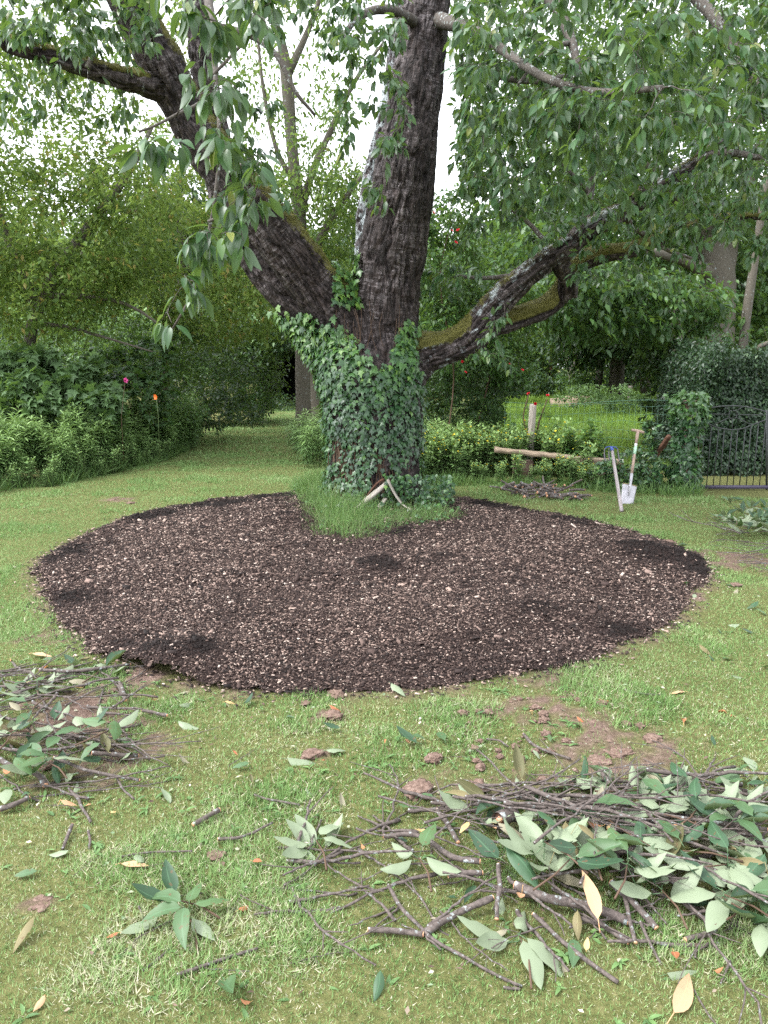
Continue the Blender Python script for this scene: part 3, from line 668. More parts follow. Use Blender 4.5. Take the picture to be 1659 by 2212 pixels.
for j, p in enumerate(TWL):
    s = spline(p, 28); soup_tube(branch_soup, s[:, :3] + (0 if j == 13 else 1) * np.c_[np.zeros((28, 2)), .02 * (fbm(s[:, :3] * 6, 2, j) - .5)], s[:, 3], 8)
    (TW_near if j in (13, 14, 15, 16, 17) else skel).append(s)
def starts(lst, zmin=2.2):
    P = np.concatenate([s[:, :3] for s in lst]); R = np.concatenate([s[:, 3] for s in lst]); k = P[:, 2] > zmin; return P[k], R[k]
def pxcloud(boxes):
    out = []
    for (x0, x1, y0, y1, Y0, Y1, n) in boxes:
        for _ in range(n): out.append(at(rng.uniform(x0, x1), rng.uniform(y0, y1), rng.uniform(Y0, Y1)))
    return np.array(out)
g1 = Grow(*starts(skel))
# right crown and top
T1 = pxcloud([(980, 1760, -60, 260, 5.6, 9.3, 520), (1000, 1760, 240, 430, 6.2, 9.6, 300), (1130, 1760, 420, 520, 6.8, 9.4, 110), (985, 1180, 330, 500, 7.8, 9.8, 45),
              (1150, 1300, 90, 320, 5.2, 6.6, 40), (975, 1060, 20, 420, 7.0, 9.5, 70), (1330, 1659, 0, 300, 4.8, 6.2, 50), (1420, 1700, 470, 560, 6.8, 8.2, 18), (1200,1480,520,640,7.6,8.6,12), (1180,1420,540,600,8.0,9.0,10),
              (900, 1060, 560, 640, 8.4, 9.6, 16), (1020, 1090, 660, 760, 7.9, 8.4, 9), (1060,1110,740,790,8,8.3,3),
              (980, 1760, -420, -60, 5.0, 10, 170), (1760, 2100, -200, 450, 5.5, 9, 60)])
g1.run(T1, sag=.35, wob=.08, up=.3)
# top left & centre sprays
T2 = pxcloud([(0, 330, -80, 100, 6.2, 8.5, 130), (0, 300, 90, 260, 7.4, 9.5, 45), (-200, 420, -350, -80, 5.5, 9, 80), (330, 600, -200, 30, 6, 9, 40), (700, 870, -60, 120, 6.4, 8.0, 34), (730, 870, 100, 330, 6.6, 8.0, 34), (560, 760, -120, 60, 6.6, 8.5, 40), (470, 640, 250, 420, 7.4, 8.4, 14), (760,850,330,440,7.2,8.0,5), (460,600,60,420,7.2,8.4,26)])
g1.run(T2, sag=.4, wob=.08, up=.2)
bs = g1.wood(branch_soup)
sp = Soup()
lo_a = leaves_on(g1.paths, 9, .104, droop=.9, pet=.03, tmu=.42)
sp.add(LEAFM, *lo_a[:3], lo_a[3], lo_a[4])
# near hanging branch on the left
g2 = Grow(*starts(TW_near, 0))
T3 = pxcloud([(380, 500, -60, 60, 3.3, 3.9, 9), (500, 600, -60, 60, 3.4, 4.0, 9), (390, 480, 60, 200, 3.5, 3.9, 9), (430, 520, 140, 330, 3.5, 3.9, 12), (270, 340, 270, 310, 3.3, 3.5, 3), (330,400,290,380,3.4,3.6,4), (470, 580, 300, 440, 3.4, 3.8, 15), (430, 530, 430, 520, 3.4, 3.8, 9), (400, 480, 470, 560, 3.4, 3.8, 6), (390, 440, 580, 640, 3.5, 3.8, 4), (345, 385, 670, 715, 3.5, 3.7, 2), (200, 600, -400, -60, 3, 4.5, 30)])
g2.run(T3, sag=.4, wob=.07, up=.1, rk=.006, r_max=.006)
g2.wood(bs)
lo_b = leaves_on(g2.paths, 3, .108, droop=1.1, start=.4, tip=3, pet=.025, tmu=.48)
sp.add(LEAF, *lo_b[:3], lo_b[3], lo_b[4])
under_root(bs.build('branches', M['twig_bark']), cherry)
under_root(sp.build('crown', M['cherry_leaf']), cherry)

# ------------------------------------------------------------------ ivy on the trunk
F = len(me.polygons)
zpx = lambda P: None
def proj(P):
    d = P - np.array([0, 0, CAM_H]); w = d[:, 1] * _cp - d[:, 2] * _sp; u = d[:, 0]; v = d[:, 1] * _sp + d[:, 2] * _cp
    return CX + FPX * u / w, CY - FPX * v / w
px_, py_ = proj(TV)
def ivyprob(px, py, P, N_):
    top = np.interp(px, [560, 600, 640, 690, 740, 775, 800, 830, 850, 870, 905, 930], [640, 650, 660, 690, 700, 745, 785, 780, 745, 700, 690, 760])
    top = top + 22 * (px < 655)
    p = sst(-12, 30, py - top) * sst(902, 880, px - 14 * (py > 800))
    bare = sst(.54, .66, fbm(P * np.array([4.5, 4.5, 1.6]), 3, 12)) * sst(950, 1010, py)
    p = p * (1 - .95 * bare)
    spur = (px > 715) & (px < 782) & (py > 545) & (py < 665) & (P[:, 1] < YT + .3)
    return np.maximum(p, spur * .5)
ip = ivyprob(px_, py_, TV, TN); ip = ip * (TV[:, 2] > -.02) * ((TV[:, 0] < TC[0] + .75)) 
ii = rng.choice(nv, 9500, p=ip / ip.sum()); n = len(ii)
age = sst(2.0, .9, TV[ii, 2])
sz = (.070 - .020 * age) * rng.uniform(.45, 1.45, n)
nn = TN[ii]; side = nrm(np.cross(nn, [0, 0, 1.]) + 1e-6)
D = nrm(np.array([0, 0, -1.]) * rng.uniform(.3, 1.1, n)[:, None] + side * rng.normal(0, .55, n)[:, None] + nn * rng.uniform(.05, .6, n)[:, None])
N = nrm(nn + np.array([0, 0, .45]) + rng.normal(0, .28, (n, 3)))
tint = np.clip(rng.normal(.72 - .42 * age, .2, n), 0, 1)
sp = Soup(); sp.add(IVY, TVd[ii] + nn * rng.uniform(.015, .085, n)[:, None] + np.array([0, 0, .02]), D, N, sz, tint)
# extra ivy mound at foot and creeping ivy
F_ = pxcloud([(830, 980, 1025, 1085, YT - .75, YT - .4, 560), (700, 960, 1085, 1150, YT - 1.05, YT - .6, 330), (650, 715, 680, 740, YT + .1, YT + .4, 60), (600, 645, 630, 690, YT - .1, YT + .2, 26)])
n = len(F_); D = nrm(np.c_[rng.normal(0, .6, (n, 2)), -rng.random(n)]); N = nrm(np.c_[rng.normal(0, .4, n), rng.normal(-.7, .3, n), rng.uniform(.3, 1, n)])
sp.add(IVY, F_, D, N, rng.uniform(.03, .06, n), np.clip(rng.normal(.35, .2, n), 0, 1))
ivy = empty('ivy', (TC[0], TC[1], 0), 'dense ivy sleeve climbing the cherry trunk to the fork', 'ivy')
under_root(sp.build('leaves', M['ivy_leaf']), ivy)
sp = Soup()
for q_ in range(60):
    a = rng.uniform(-2.6, -.5); zz = np.linspace(.05, rng.uniform(1.3, 2.3), 16); r_ = np.interp(zz, [0, .3, 1, 2], [.62, .55, .52, .54])
    x0 = a + .12 * (fbm(np.c_[zz * 2, zz * 0 + q_ * 7.3], 2, 4) - .5) * 4
    d_ = np.c_[TC[0] + np.cos(x0) * r_, TC[1] + np.sin(x0) * r_, zz]; soup_tube(sp, d_, np.linspace(.007, .002, 16), 5)
under_root(sp.build('stem', M['brown_stem']), ivy)
# pale aerial roots trailing over the bark of the middle stem
sp = Soup()
for q_ in range(26):
    x = rng.uniform(800, 925); y = rng.uniform(230, 720); P = []
    j = int(((px_ - x) ** 2 + (py_ - y) ** 2 + ((TV[:, 1] - YT + .5) * 60) ** 2).argmin()); p = TVd[j] + TN[j] * .006; 
    for w_ in range(14):
        P.append(p.copy()); p = p + np.array([rng.normal(0, .012), 0, -.035]); d_ = ((TVd - p) ** 2).sum(1); jj = int(d_.argmin()); p = TVd[jj] + TN[jj] * .006
    soup_tube(sp, P, np.linspace(.0022, .001, 14), 4)
under_root(sp.build('aerial_roots', M['twig_bark']), ivy)

# long grass ring at the foot
sp = Soup(); P = sample_poly(TUFT, 34000); P = P[((P - TC) ** 2).sum(1) > .22]; n = len(P)
e = np.linalg.norm(P[:, None] - TUFT[None, ::3], axis=-1).min(1)
a = rng.random(n) * 6.28; el = np.radians(rng.uniform(25, 85, n)); D = np.c_[np.cos(a) * np.cos(el), np.sin(a) * np.cos(el), np.sin(el)]
leftish = sst(TC[0] + .6, TC[0] - .5, P[:, 0])
L_ = rng.uniform(.06, .22, n) * (.8 + .4 * leftish) * (.5 + .8 * sst(0, .3, e)) * (.6 + .9 * fbm(P * 4, 2, 8))
bt = leaf_t(.06, 4, .4, .7)
tn = np.where(rng.random(n) < .12, .9, rng.uniform(.1, .8, n))
BL3 = Tm([(-.5, 0, 0), (.5, 0, 0), (-.4, .45, -.05), (.4, .45, -.05), (-.2, .8, -.2), (.2, .8, -.2), (0, 1, -.42)], [(0, 1, 3, 2), (2, 3, 5, 4), (4, 5, 6)])
sp.add(BL3, np.c_[P, gnd(P[:, 0], P[:, 1])], D, rng.normal(0, 1, (n, 3)), L_, tn, .005 / L_)
# overhang wisps
n = 500; P = TUFT[rng.integers(0, len(TUFT), n)]; a = np.arctan2(P[:, 1] - TC[1], P[:, 0] - TC[0]) + rng.normal(0, .6, n)
sp.add(BL3, np.c_[P, gnd(P[:, 0], P[:, 1]) + .02], np.c_[np.cos(a), np.sin(a), rng.uniform(.1, 1.0, n)], np.tile([0, 0, 1.], (n, 1)), rng.uniform(.1, .26, n), rng.random(n), .025)
tag(sp.build('long_grass', M['long_grass']), 'unmown grass ring at the foot of the cherry trunk', 'grass', kind='stuff')
sp = Soup(); P = sample_poly(TUFT, 1100); n = len(P); a = rng.random(n) * 6.28
sp.add(IVY, np.c_[P, rng.uniform(.03, .13, n)], np.c_[np.cos(a), np.sin(a), rng.uniform(-.5, .4, n)], nrm(np.c_[rng.normal(0, .5, (n, 2)), np.ones(n)]), rng.uniform(.025, .06, n), rng.uniform(.2, .9, n))
tag(sp.build('ground_ivy', M['ivy_leaf']), 'ivy creeping through the long grass at the trunk foot', 'ground cover', kind='stuff')

def plank(name, a, b, w, t, mat, label, cat='plank', bend=0, n=14):
    a, b = np.array(a), np.array(b); s = np.linspace(0, 1, n); P = a[None] * (1 - s[:, None]) + b[None] * s[:, None]; L_ = np.linalg.norm(b - a)
    P[:, 2] -= bend * 4 * s * (1 - s); P += (fbm(P * 20, 2, 3)[:, None] - .5) * .008
    T = nrm(np.gradient(P, axis=0)); S = nrm(np.cross(T, [0, 0, 1.])); U = np.cross(S, T)
    jw = 1 + .35 * (fbm(np.c_[s * 9, s * 0 + w * 77], 2, 5) - .5); prof = [(-.5, -.5), (-.46, .42), (-.1, .5), (.2, .44), (.5, .38), (.48, -.45)]
    V = []; lv = []
    for i_, p in enumerate(P):
        for (x, z) in prof:
            jj = 1 + (.5 * (float(fbm(np.array([[s[i_] * 11, x * 9, z * 7 + w * 31]]), 3, 6)[0]) - .5) if w > .13 else 0); V.append(p + S[i_] * x * w * jw[i_] * jj + U[i_] * z * t * jj * (1 if z < 0 else jj)); lv.append((x * w, z * t, s[i_] * L_ + w * 9))
    k_ = len(prof); F_ = [(i_ * k_ + j, i_ * k_ + (j + 1) % k_, (i_ + 1) * k_ + (j + 1) % k_, (i_ + 1) * k_ + j) for i_ in range(n - 1) for j in range(k_)]
    F_ += [tuple(range(k_))[::-1], tuple(range((n - 1) * k_, n * k_))]
    tm = Tm(V, F_, lv); me_ = mkmesh(name, tm.V, tm.loops, tm.st, tm.tot, False, {'luv': tm.luv, 'tint': np.full(len(V), .5)})
    o = addobj(name, me_, mat); return tag(o, label, cat) if label else o
plank('broken_plank', at(733, 1128, YT - 1.02), at(838, 1042, YT - .62), .075, .03, M['grey_wood'], 'long pale weathered plank leaning on the ivy at the trunk foot')
plank('broken_plank', at(800, 1122, YT - 1.0), at(832, 1078, YT - .7), .05, .03, M['grey_wood'], 'short grey plank end poking from the ivy at the trunk foot')
plank('bent_board', at(838, 1035, YT - .72), at(898, 1100, YT - .85), .05, .014, M['grey_wood'], 'dark bent board curving down over the ivy at the trunk foot', 'board', .1)
plank('dead_branch', at(792, 1075, YT - .62), at(830, 1035, YT - .6), .022, .02, M['brown_wood'], 'thin dark curved stick above the long pale plank', 'stick', -.04)
# ------------------------------------------------------------------ trees and shrubs behind
def ellip(c, r, n, shell=.35, flat=0):
    d = nrm(rng.normal(0, 1, (n, 3))); u = (shell + (1 - shell) * rng.random(n)) ** .5
    return np.array(c) + d * u[:, None] * np.array(r) * (1 + .35 * (fbm(d * 2.2 + np.array(c), 2, 5) - .5))[:, None]
def plant(name, label, cat, root, stems, clumps, per, tip, size, lt, lmat, wmat, group=None, droop=.5, spread=1.0, tmu=.5, tsd=.25, sag=.2, wob=.1, rk=.012, zmin=.05, leafname='crown', woodname='branches', sides=4, start=.35, rmax=.06, cluster=0, pet=.02):
    """stems: list of (N,4) xyz r paths; clumps: (centre, radii, n)"""
    rt = empty(name, (root[0], root[1], 0), label, cat, group)
    stems = [np.vstack([[s[0, 0], s[0, 1], -.05, s[0, 3] * 1.12], s]) if (s[0, 2] > .02 and i_ == 0 or (s[0, 3] < .02 and s[0, 2] > .02 and len(stems) > 2 and s[0, 2] < .8)) else s for i_, s in enumerate(stems)]
    sw = Soup(); 
    for s in stems:
        q = spline(s, max(8, int(np.linalg.norm(np.diff(s[:, :3], axis=0), axis=1).sum() / .25))); soup_tube(sw, q[:, :3], q[:, 3] * (1 + .2 * (fbm(q[:, :3] * 2, 2, 3) - .5)), 10)
    if stems: under_root(sw.build('trunk', wmat), rt)
    P = np.concatenate([spline(s, 40) for s in stems]) if stems else np.array([[root[0], root[1], 0, .03]])
    k = P[:, 2] >= min(zmin, P[:, 2].max() - .3) if stems else np.array([True])
    P = P[k]; g = Grow(P[:, :3], P[:, 3])
    T = np.concatenate([ellip(c, r, n) for c, r, n in clumps]); T[:, 2] = np.maximum(T[:, 2], .06)
    g.run(T, sag=sag, wob=wob, rk=rk, up=.2, r_max=rmax)
    under_root(g.wood(Soup(), sides).build(woodname, wmat), rt)
    lc, D, N, s_, t_ = leaves_on(g.paths, per, size, droop=droop, start=start, tip=tip, spread=spread, tmu=tmu, tsd=tsd, pet=pet)
    if cluster: lc = lc + rng.normal(0, cluster, lc.shape)
    lc[:, 2] = np.maximum(lc[:, 2], .02)
    under_root(Soup().add(lt, lc, D, N, s_, t_).build(leafname, lmat), rt)
    return rt
def px3(px, py, Yd): return at(px, py, Yd)
def mr(px, Yd): return px * Yd / FPX

# A: slender multi-stemmed tree between the limbs
plant('orchard_tree', 'slender yellow-green tree showing between the left limb and the middle stem', 'tree', G(650, 860)[:2] * 0 + at(650, 800, 17)[:2],
      [pxpath([(655,860,34,17),(650,600,30,17),(648,470,28,17),(632,330,25,17),(622,200,28,17),(612,110,24,17),(590,30,14,17),(575,-60,9,17)]),
       pxpath([(622,160,20,17),(655,90,14,17),(690,0,10,17),(700,-80,7,17)]),
       pxpath([(645,480,20,17),(672,380,16,17.3),(720,270,12,17.5),(770,170,9,17.6),(830,90,6,17.6)]),
       pxpath([(650,620,22,17),(700,500,18,16.8),(745,430,13,16.6),(790,370,8,16.5)]),
       pxpath([(640,400,14,17),(600,330,10,17),(570,200,8,17),(555,60,6,17)])],
      [(px3(640, 120, 17), (mr(150,17), 1.2, mr(120,17)), 55), (px3(600, 330, 17), (mr(130,17), 1.2, mr(90,17)), 30), (px3(720, 320, 17), (mr(80,17), 1.2, mr(130,17)), 34), (px3(690, 460, 17), (mr(120,17), 1.5, mr(90,17)), 110), (px3(610, 430, 17), (mr(90,17), 1.5, mr(70,17)), 60), (px3(760, 420, 16.5), (mr(60,17), 1., mr(70,17)), 40), (px3(660, -120, 17), (mr(200,17), 1.5, mr(120,17)), 70), (px3(700, 580, 17), (mr(110,17), 1.5, mr(60,17)), 80)],
      16, 5, .125, LEAFM, M['yellow_green'], M['far_bark'], droop=.6, cluster=.13, tmu=.35)
# B: yellow-green orchard trees on the left
plant('orchard_tree', 'broad yellow-green tree filling the far left behind the palmate bush', 'tree', at(60, 800, 13)[:2],
      [pxpath([(60,900,24,13),(70,700,24,13),(120,600,30,13),(200,480,22,12.8),(280,370,14,12.6),(330,270,8,12.6)]), pxpath([(80,660,26,13),(20,520,20,13),(-40,380,14,13)]), pxpath([(90,640,14,13),(180,640,10,12.9),(280,660,7,12.8),(370,720,4,12.8)]),
       pxpath([(70,700,12,13),(140,705,8,12.9),(230,730,6,12.8),(330,760,3,12.8)])],
      [(px3(90, 500, 13), (mr(230,13), 1.6, mr(150,13)), 420), (px3(60, 620, 12.7), (mr(210,13), 1.4, mr(100,13)), 300), (px3(60, 280, 13), (mr(190,13), 1.4, mr(170,13)), 210), (px3(280, 480, 13), (mr(120,13), 1.2, mr(140,13)), 150), (px3(-150, 300, 12), (mr(160,13), 1.4, mr(300,13)), 160), (px3(240, 250, 13), (mr(130,13), 1.2, mr(100,13)), 38), (px3(160, 40, 13), (mr(280,13), 1.4, mr(130,13)), 170)],
      13, 5, .115, LEAFL, M['yellow_green'], M['far_bark'], droop=.45, cluster=.10, tmu=.5)
plant('orchard_tree', 'yellow-green tree behind the hanging cherry spray', 'tree', at(420, 800, 15.5)[:2],
      [pxpath([(345,920,15,15.5),(375,700,15,15.5),(395,560,15,15.5),(380,460,18,15.5),(300,400,10,15.5)]), pxpath([(392,600,14,15.5),(470,500,12,15.5),(500,380,8,15.5)]), pxpath([(388,480,12,15.5),(330,470,9,15.3),(240,440,6,15)])],
      [(px3(420, 560, 15.5), (mr(200,15.5), 1.5, mr(130,15.5)), 300), (px3(360, 420, 15.5), (mr(170,15.5), 1.5, mr(90,15.5)), 100), (px3(480, 660, 15), (mr(150,15.5), 1.4, mr(80,15.5)), 230), (px3(520, 480, 16), (mr(90,15.5), 1.4, mr(90,15.5)), 80), (px3(300, 330, 15.5), (mr(220,15.5), 1.4, mr(70,15.5)), 90)],
      13, 5, .12, LEAFL, M['yellow_green'], M['far_bark'], droop=.45, cluster=.10, tmu=.58)
# C: dark evergreen shrubs to the left of the grass path
plant('evergreen_shrub', 'dark evergreen shrub beside the bend of the grass path', 'shrub', at(440, 850, 17.5)[:2], [],
      [(px3(420, 800, 17.5) , (mr(150,17.5), 1.3, mr(115,17.5)), 330), (px3(455, 710, 18.4), (mr(100,17.5), 1.0, mr(60,17.5)), 150), (px3(450, 880, 16.6), (mr(120,17), .9, mr(50,17)), 160)], 12, 4, .10, LEAFL, M['dark_green'], M['far_bark'], cluster=.06, tmu=.5, leafname='leaves')
plant('evergreen_shrub', 'tall dark shrub left of the black gap in the greenery', 'shrub', at(560, 850, 22)[:2], [],
      [(px3(555, 790, 22), (mr(62,22), 1.2, mr(110,22)), 260), (px3(530, 850, 21), (mr(70,22), 1.1, mr(60,22)), 160), (px3(560, 690, 23), (mr(90,22), 1.2, mr(60,22)), 160)], 12, 4, .11, LEAFL, M['mid_green'], M['far_bark'], cluster=.08, tmu=.25, leafname='leaves')
plant('evergreen_tree', 'dark tree arching over the black gap behind the ivy', 'tree', at(690, 840, 21)[:2],
      [pxpath([(686,895,52,20.5),(682,850,44,20.5),(680,780,42,20.5),(684,690,38,20.5),(690,600,26,20.5)])],
      [(px3(640, 700, 21), (mr(80,21), 1.0, mr(62,21)), 240), (px3(720, 760, 21), (mr(50,21), 1.0, mr(90,21)), 160), (px3(690, 640, 22), (mr(80,21), 1.2, mr(50,21)), 120), (px3(760, 700, 21), (mr(60,21), 1.0, mr(110,21)), 140)], 12, 4, .13, LEAFL, M['dark_green'], M['far_bark'], cluster=.1, tmu=.6)
# added open-fronted box, made up to turn the gap between the shrubs black
def box_tm(x0, x1, y0, y1, z0, z1):
    return Tm([(x0,y0,z0),(x1,y0,z0),(x1,y1,z0),(x0,y1,z0),(x0,y0,z1),(x1,y0,z1),(x1,y1,z1),(x0,y1,z1)], [(0,1,5,4),(1,2,6,5),(2,3,7,6),(3,0,4,7),(4,5,6,7),(3,2,1,0)])
def boxes(name, bl, mat, parent=None):
    sp = Soup()
    for b in bl:
        t = box_tm(*b); sp.raw(t.V, t.loops, t.st, t.tot, np.full(8, .5), t.V.copy())
    o = sp.build(name, mat, None, False)
    if parent: under_root(o, parent)
    return o
c_ = at(645, 800, 30); sh = empty('shade_box', (c_[0], 31, 0), 'added black open-fronted box darkening the gap behind the ivy-clad trunk', 'shade_box')
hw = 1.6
boxes('wall', [(c_[0]-hw, c_[0]-hw+.1, 30, 34, 0, 2.9), (c_[0]+hw-.1, c_[0]+hw, 30, 34, 0, 2.9), (c_[0]-hw+.1, c_[0]+hw-.1, 33.9, 34, 0, 2.9), (c_[0]-hw, c_[0]+hw, 29.9, 30, 2.3, 2.9)], M['shade_dark'], sh)
boxes('roof', [(c_[0]-hw-.2, c_[0]+hw+.2, 29.6, 34.3, 2.903, 3.0)], M['shade_dark'], sh)
boxes('floor', [(c_[0]-hw+.1, c_[0]+hw-.1, 30, 33.9, 0.03, .06)], M['shade_dark'], sh)
plant('ground_ivy', 'low dark ivy bank in front of the added black box opening', 'plant', at(640, 865, 27)[:2], [], [(np.array([c_[0], 27.5, .2]), (2.4, .8, .28), 150)], 10, 4, .13, LEAFL, M['dark_green'], M['far_bark'], leafname='leaves', cluster=.1, tmu=.5)

# D: palmate leaved bush, far left
plant('palmate_bush', 'rounded bush with big lobed leaves at the left edge', 'bush', at(70, 900, 13)[:2], [],
      [(px3(75, 845, 12.4), (mr(140,13), .7, mr(98,13)), 190), (px3(175, 890, 12.4), (mr(90,13), .7, mr(70,13)), 70), (px3(-60, 850, 12.8), (mr(120,13), .8, mr(95,13)), 70)], 18, 6, .15, PALM, M['herb'], M['brown_stem'], droop=.25, tmu=.25, cluster=.05, leafname='leaves', spread=1.1)
core = Soup()
# mixed shrubs behind the border
plant('climbing_shrub', 'lanky hop-like climber with lobed leaves beside the pink flower', 'climber', at(300, 850, 13)[:2], [],
      [(px3(290, 860, 13.2), (mr(90,13), .6, mr(80,13)), 90), (px3(330, 780, 13.5), (mr(60,13), .5, mr(60,13)), 50), (px3(230, 800, 13.8), (mr(60,13), .5, mr(60,13)), 40)], 9, 3, .10, PALM, M['mid_green'], M['brown_stem'], leafname='leaves', tmu=.4)
plant('shrub', 'dense green shrub behind the border left of the evergreen', 'shrub', at(200, 800, 15)[:2], [],
      [(px3(160, 760, 15), (mr(230,15), .9, mr(90,15)), 280), (px3(330, 740, 15), (mr(130,15), .9, mr(80,15)), 200), (px3(-60, 760, 15), (mr(160,15), .9, mr(90,15)), 110), (px3(240, 880, 14), (mr(220,15), .6, mr(60,15)), 200)], 10, 4, .09, LEAFL, M['mid_green'], M['far_bark'], leafname='leaves', cluster=.08, tmu=.45)

# F: right of the trunk
plant('yew_shrub', 'rounded grey-green needle-leaved shrub right of the ivy trunk', 'shrub', at(1000, 900, 12.6)[:2], [],
      [(px3(1000, 860, 12.6), (mr(98,12.6), .6, mr(88,12.6)), 330), (px3(930, 830, 12.8), (mr(60,12.6), .5, mr(70,12.6)), 140), (px3(1050, 900, 12.2), (mr(45,12.6), .4, mr(45,12.6)), 90)], 26, 8, .052, LEAFL, M['dark_green'], M['brown_stem'], droop=-.6, leafname='leaves', cluster=.04, tmu=.8, tsd=.3)
rose = plant('climbing_rose', 'tall climbing rose with crimson blooms behind the lower right limb', 'climber', at(980, 850, 11.8)[:2],
      [pxpath([(960,1000,3,11.8),(980,800,3,11.8),(950,600,3,11.8),(975,480,2,11.8)]), pxpath([(1010,1000,3,12.2),(1060,800,3,12.2),(1080,640,2,11.8)])],
      [(px3(965, 560, 11.9), (mr(75,11.8), .5, mr(150,11.8)), 200), (px3(1005, 720, 12), (mr(110,11.8), .6, mr(90,11.8)), 170), (px3(1090, 660, 12.4), (mr(90,11.8), .5, mr(80,11.8)), 110), (px3(1100, 780, 12.2), (mr(60,11.8), .4, mr(50,11.8)), 50)], 16, 5, .09, LEAFM, M['mid_green'], M['brown_stem'], leafname='leaves', tmu=.6, cluster=.06)
def flower_mesh(name, mat, r, layers=3, pt=5, op=1.0):
    sp = Soup(); t = leaf_t(.85, 3, .3, -.25, .9)
    for q in range(layers):
        n = pt + q; a = np.arange(n) / n * 6.28 + q * .6; el = .25 + q * .45; el = el * op + (1 - op) * .2
        sp.add(t, np.zeros((n, 3)), np.c_[np.cos(a) * math.cos(el), np.sin(a) * math.cos(el), np.full(n, math.sin(el))], np.tile([0, 0, 1.], (n, 1)), r * (1 - .2 * q), rng.random(n))
    m = sp.mesh(name); m.materials.append(mat); return m
RF = flower_mesh('flower', M['petal_red'], .05, 4)
def put_flowers(parent, me_, pts, sc=1.0, name='flower'):
    for p in pts:
        o = addobj(name, me_, None, parent); o.location = Vector(p) - parent.location; s_ = sc * rng.uniform(.75, 1.15); o.scale = (s_,) * 3
        o.rotation_euler = (rng.uniform(.6, 1.7), 0, rng.uniform(-1.3, 1.3))
put_flowers(rose, RF, [at(x, y, 11.2) for x, y in [(936,460),(976,499),(990,498),(984,525),(1062,724),(1055,730),(995,775),(999,781),(1005,805)]], .68)
put_flowers(rose, RF, [at(x, y, 11.5) for x, y in [(1100,788),(1128,800)]], .8)
rose2 = plant('rose_bush', 'thin rose stems with red blooms at the wooden fence post', 'rose', at(1150, 930, 11.6)[:2], [pxpath([(1165,1000,4,11.6),(1160,930,4,11.6),(1172,890,3,11.6),(1182,862,2,11.6)]), pxpath([(1165,1000,4,11.6),(1135,925,3,11.6),(1130,900,3,11.6),(1142,852,2,11.6)])],
      [(px3(1160, 900, 11.6), (.25, .15, .25), 16)], 3, 2, .05, LEAFL, M['mid_green'], M['brown_stem'], leafname='leaves')
put_flowers(rose2, RF, [at(1156, 872, 11.4), at(1142, 851, 11.5), at(1183, 855, 11.5)], .72)
# pink, orange and white blooms in the left border
pk = empty('pink_flower', at(270, 822, 11.8) * np.array([1, 1, 0]), 'single bright pink bloom on a tall stem above the left border', 'flower')
under_root(soup_tube(Soup(), [at(268, 1000, 11.8), at(262, 900, 11.8), at(270, 826, 11.8)], [.005, .004, .003], 5).build('stem', M['brown_stem']), pk)
put_flowers(pk, flower_mesh('petals', M['petal_pink'], .065, 3), [at(270, 822, 11.75)], 1.0, 'bloom')
ol = empty('orange_lily', at(338, 856, 11.9) * np.array([1, 1, 0]), 'small orange lily bloom at the right of the left border', 'flower')
under_root(soup_tube(Soup(), [at(345, 990, 11.9), at(342, 900, 11.9), at(338, 860, 11.9)], [.005, .004, .003], 5).build('stem', M['stem']), ol)
put_flowers(ol, flower_mesh('petals', M['petal_orange'], .075, 1, 6), [at(338, 857, 11.8)], .62, 'bloom')
# foliage spray plant above the far right
plant('chestnut_tree', 'large tree with a grey trunk behind the hedge at the right', 'tree', at(1545, 780, 16)[:2],
      [pxpath([(1545,930,92,16),(1542,780,86,16),(1545,680,80,16),(1548,600,78,16),(1530,520,56,16),(1500,470,40,15.8),(1440,400,26,15.5),(1380,330,14,15.3)]), pxpath([(1550,620,60,16),(1575,520,44,16.2),(1610,420,34,16.4),(1650,300,24,16.5)]), pxpath([(1545,640,34,16),(1480,650,26,15.2),(1400,620,18,14.2),(1300,600,12,13.4),(1210,610,8,13)]), pxpath([(1545,600,34,16),(1470,560,24,15),(1380,540,14,14),(1300,530,8,13.5)])],
      [(px3(1400, 660, 13.6), (mr(180,13.6), .9, mr(70,13.6)), 210), (px3(1250, 640, 13.2), (mr(120,13.6), .8, mr(80,13.6)), 130), (px3(1560, 520, 17.6), (mr(220,17), 1.2, mr(110,17)), 260), (px3(1350, 480, 16), (mr(260,16), 1.5, mr(110,16)), 260), (px3(1500, 330, 16.5), (mr(260,16), 2, mr(200,16)), 330), (px3(1640, 640, 17.6), (mr(150,17), .9, mr(90,17)), 160), (px3(1450, 60, 17), (mr(330,16), 2, mr(220,16)), 260), (px3(1800, 350, 16), (mr(200,16), 2, mr(400,16)), 200), (px3(1120,560,15), (mr(140,15),1.2,mr(60,15)),110)],
      12, 5, .16, LEAFM, M['mid_green'], M['far_bark'], droop=.5, cluster=.12, tmu=.5, tsd=.28)
plant('sapling', 'thin leaning trunk at the right edge behind the hedge', 'tree', at(1620, 780, 13)[:2],
      [pxpath([(1600,900,22,13),(1604,760,20,13),(1618,640,18,13),(1634,540,16,13),(1655,380,12,13)]), pxpath([(1602,800,14,13),(1640,750,12,12.8),(1700,730,10,12.6)])],
      [(px3(1650, 330, 13), (.8, .6, 1), 40), (px3(1600,730,13),(1.0,.4,.3),40)], 6, 4, .12, LEAFL, M['mid_green'], M['far_bark'], tmu=.4)
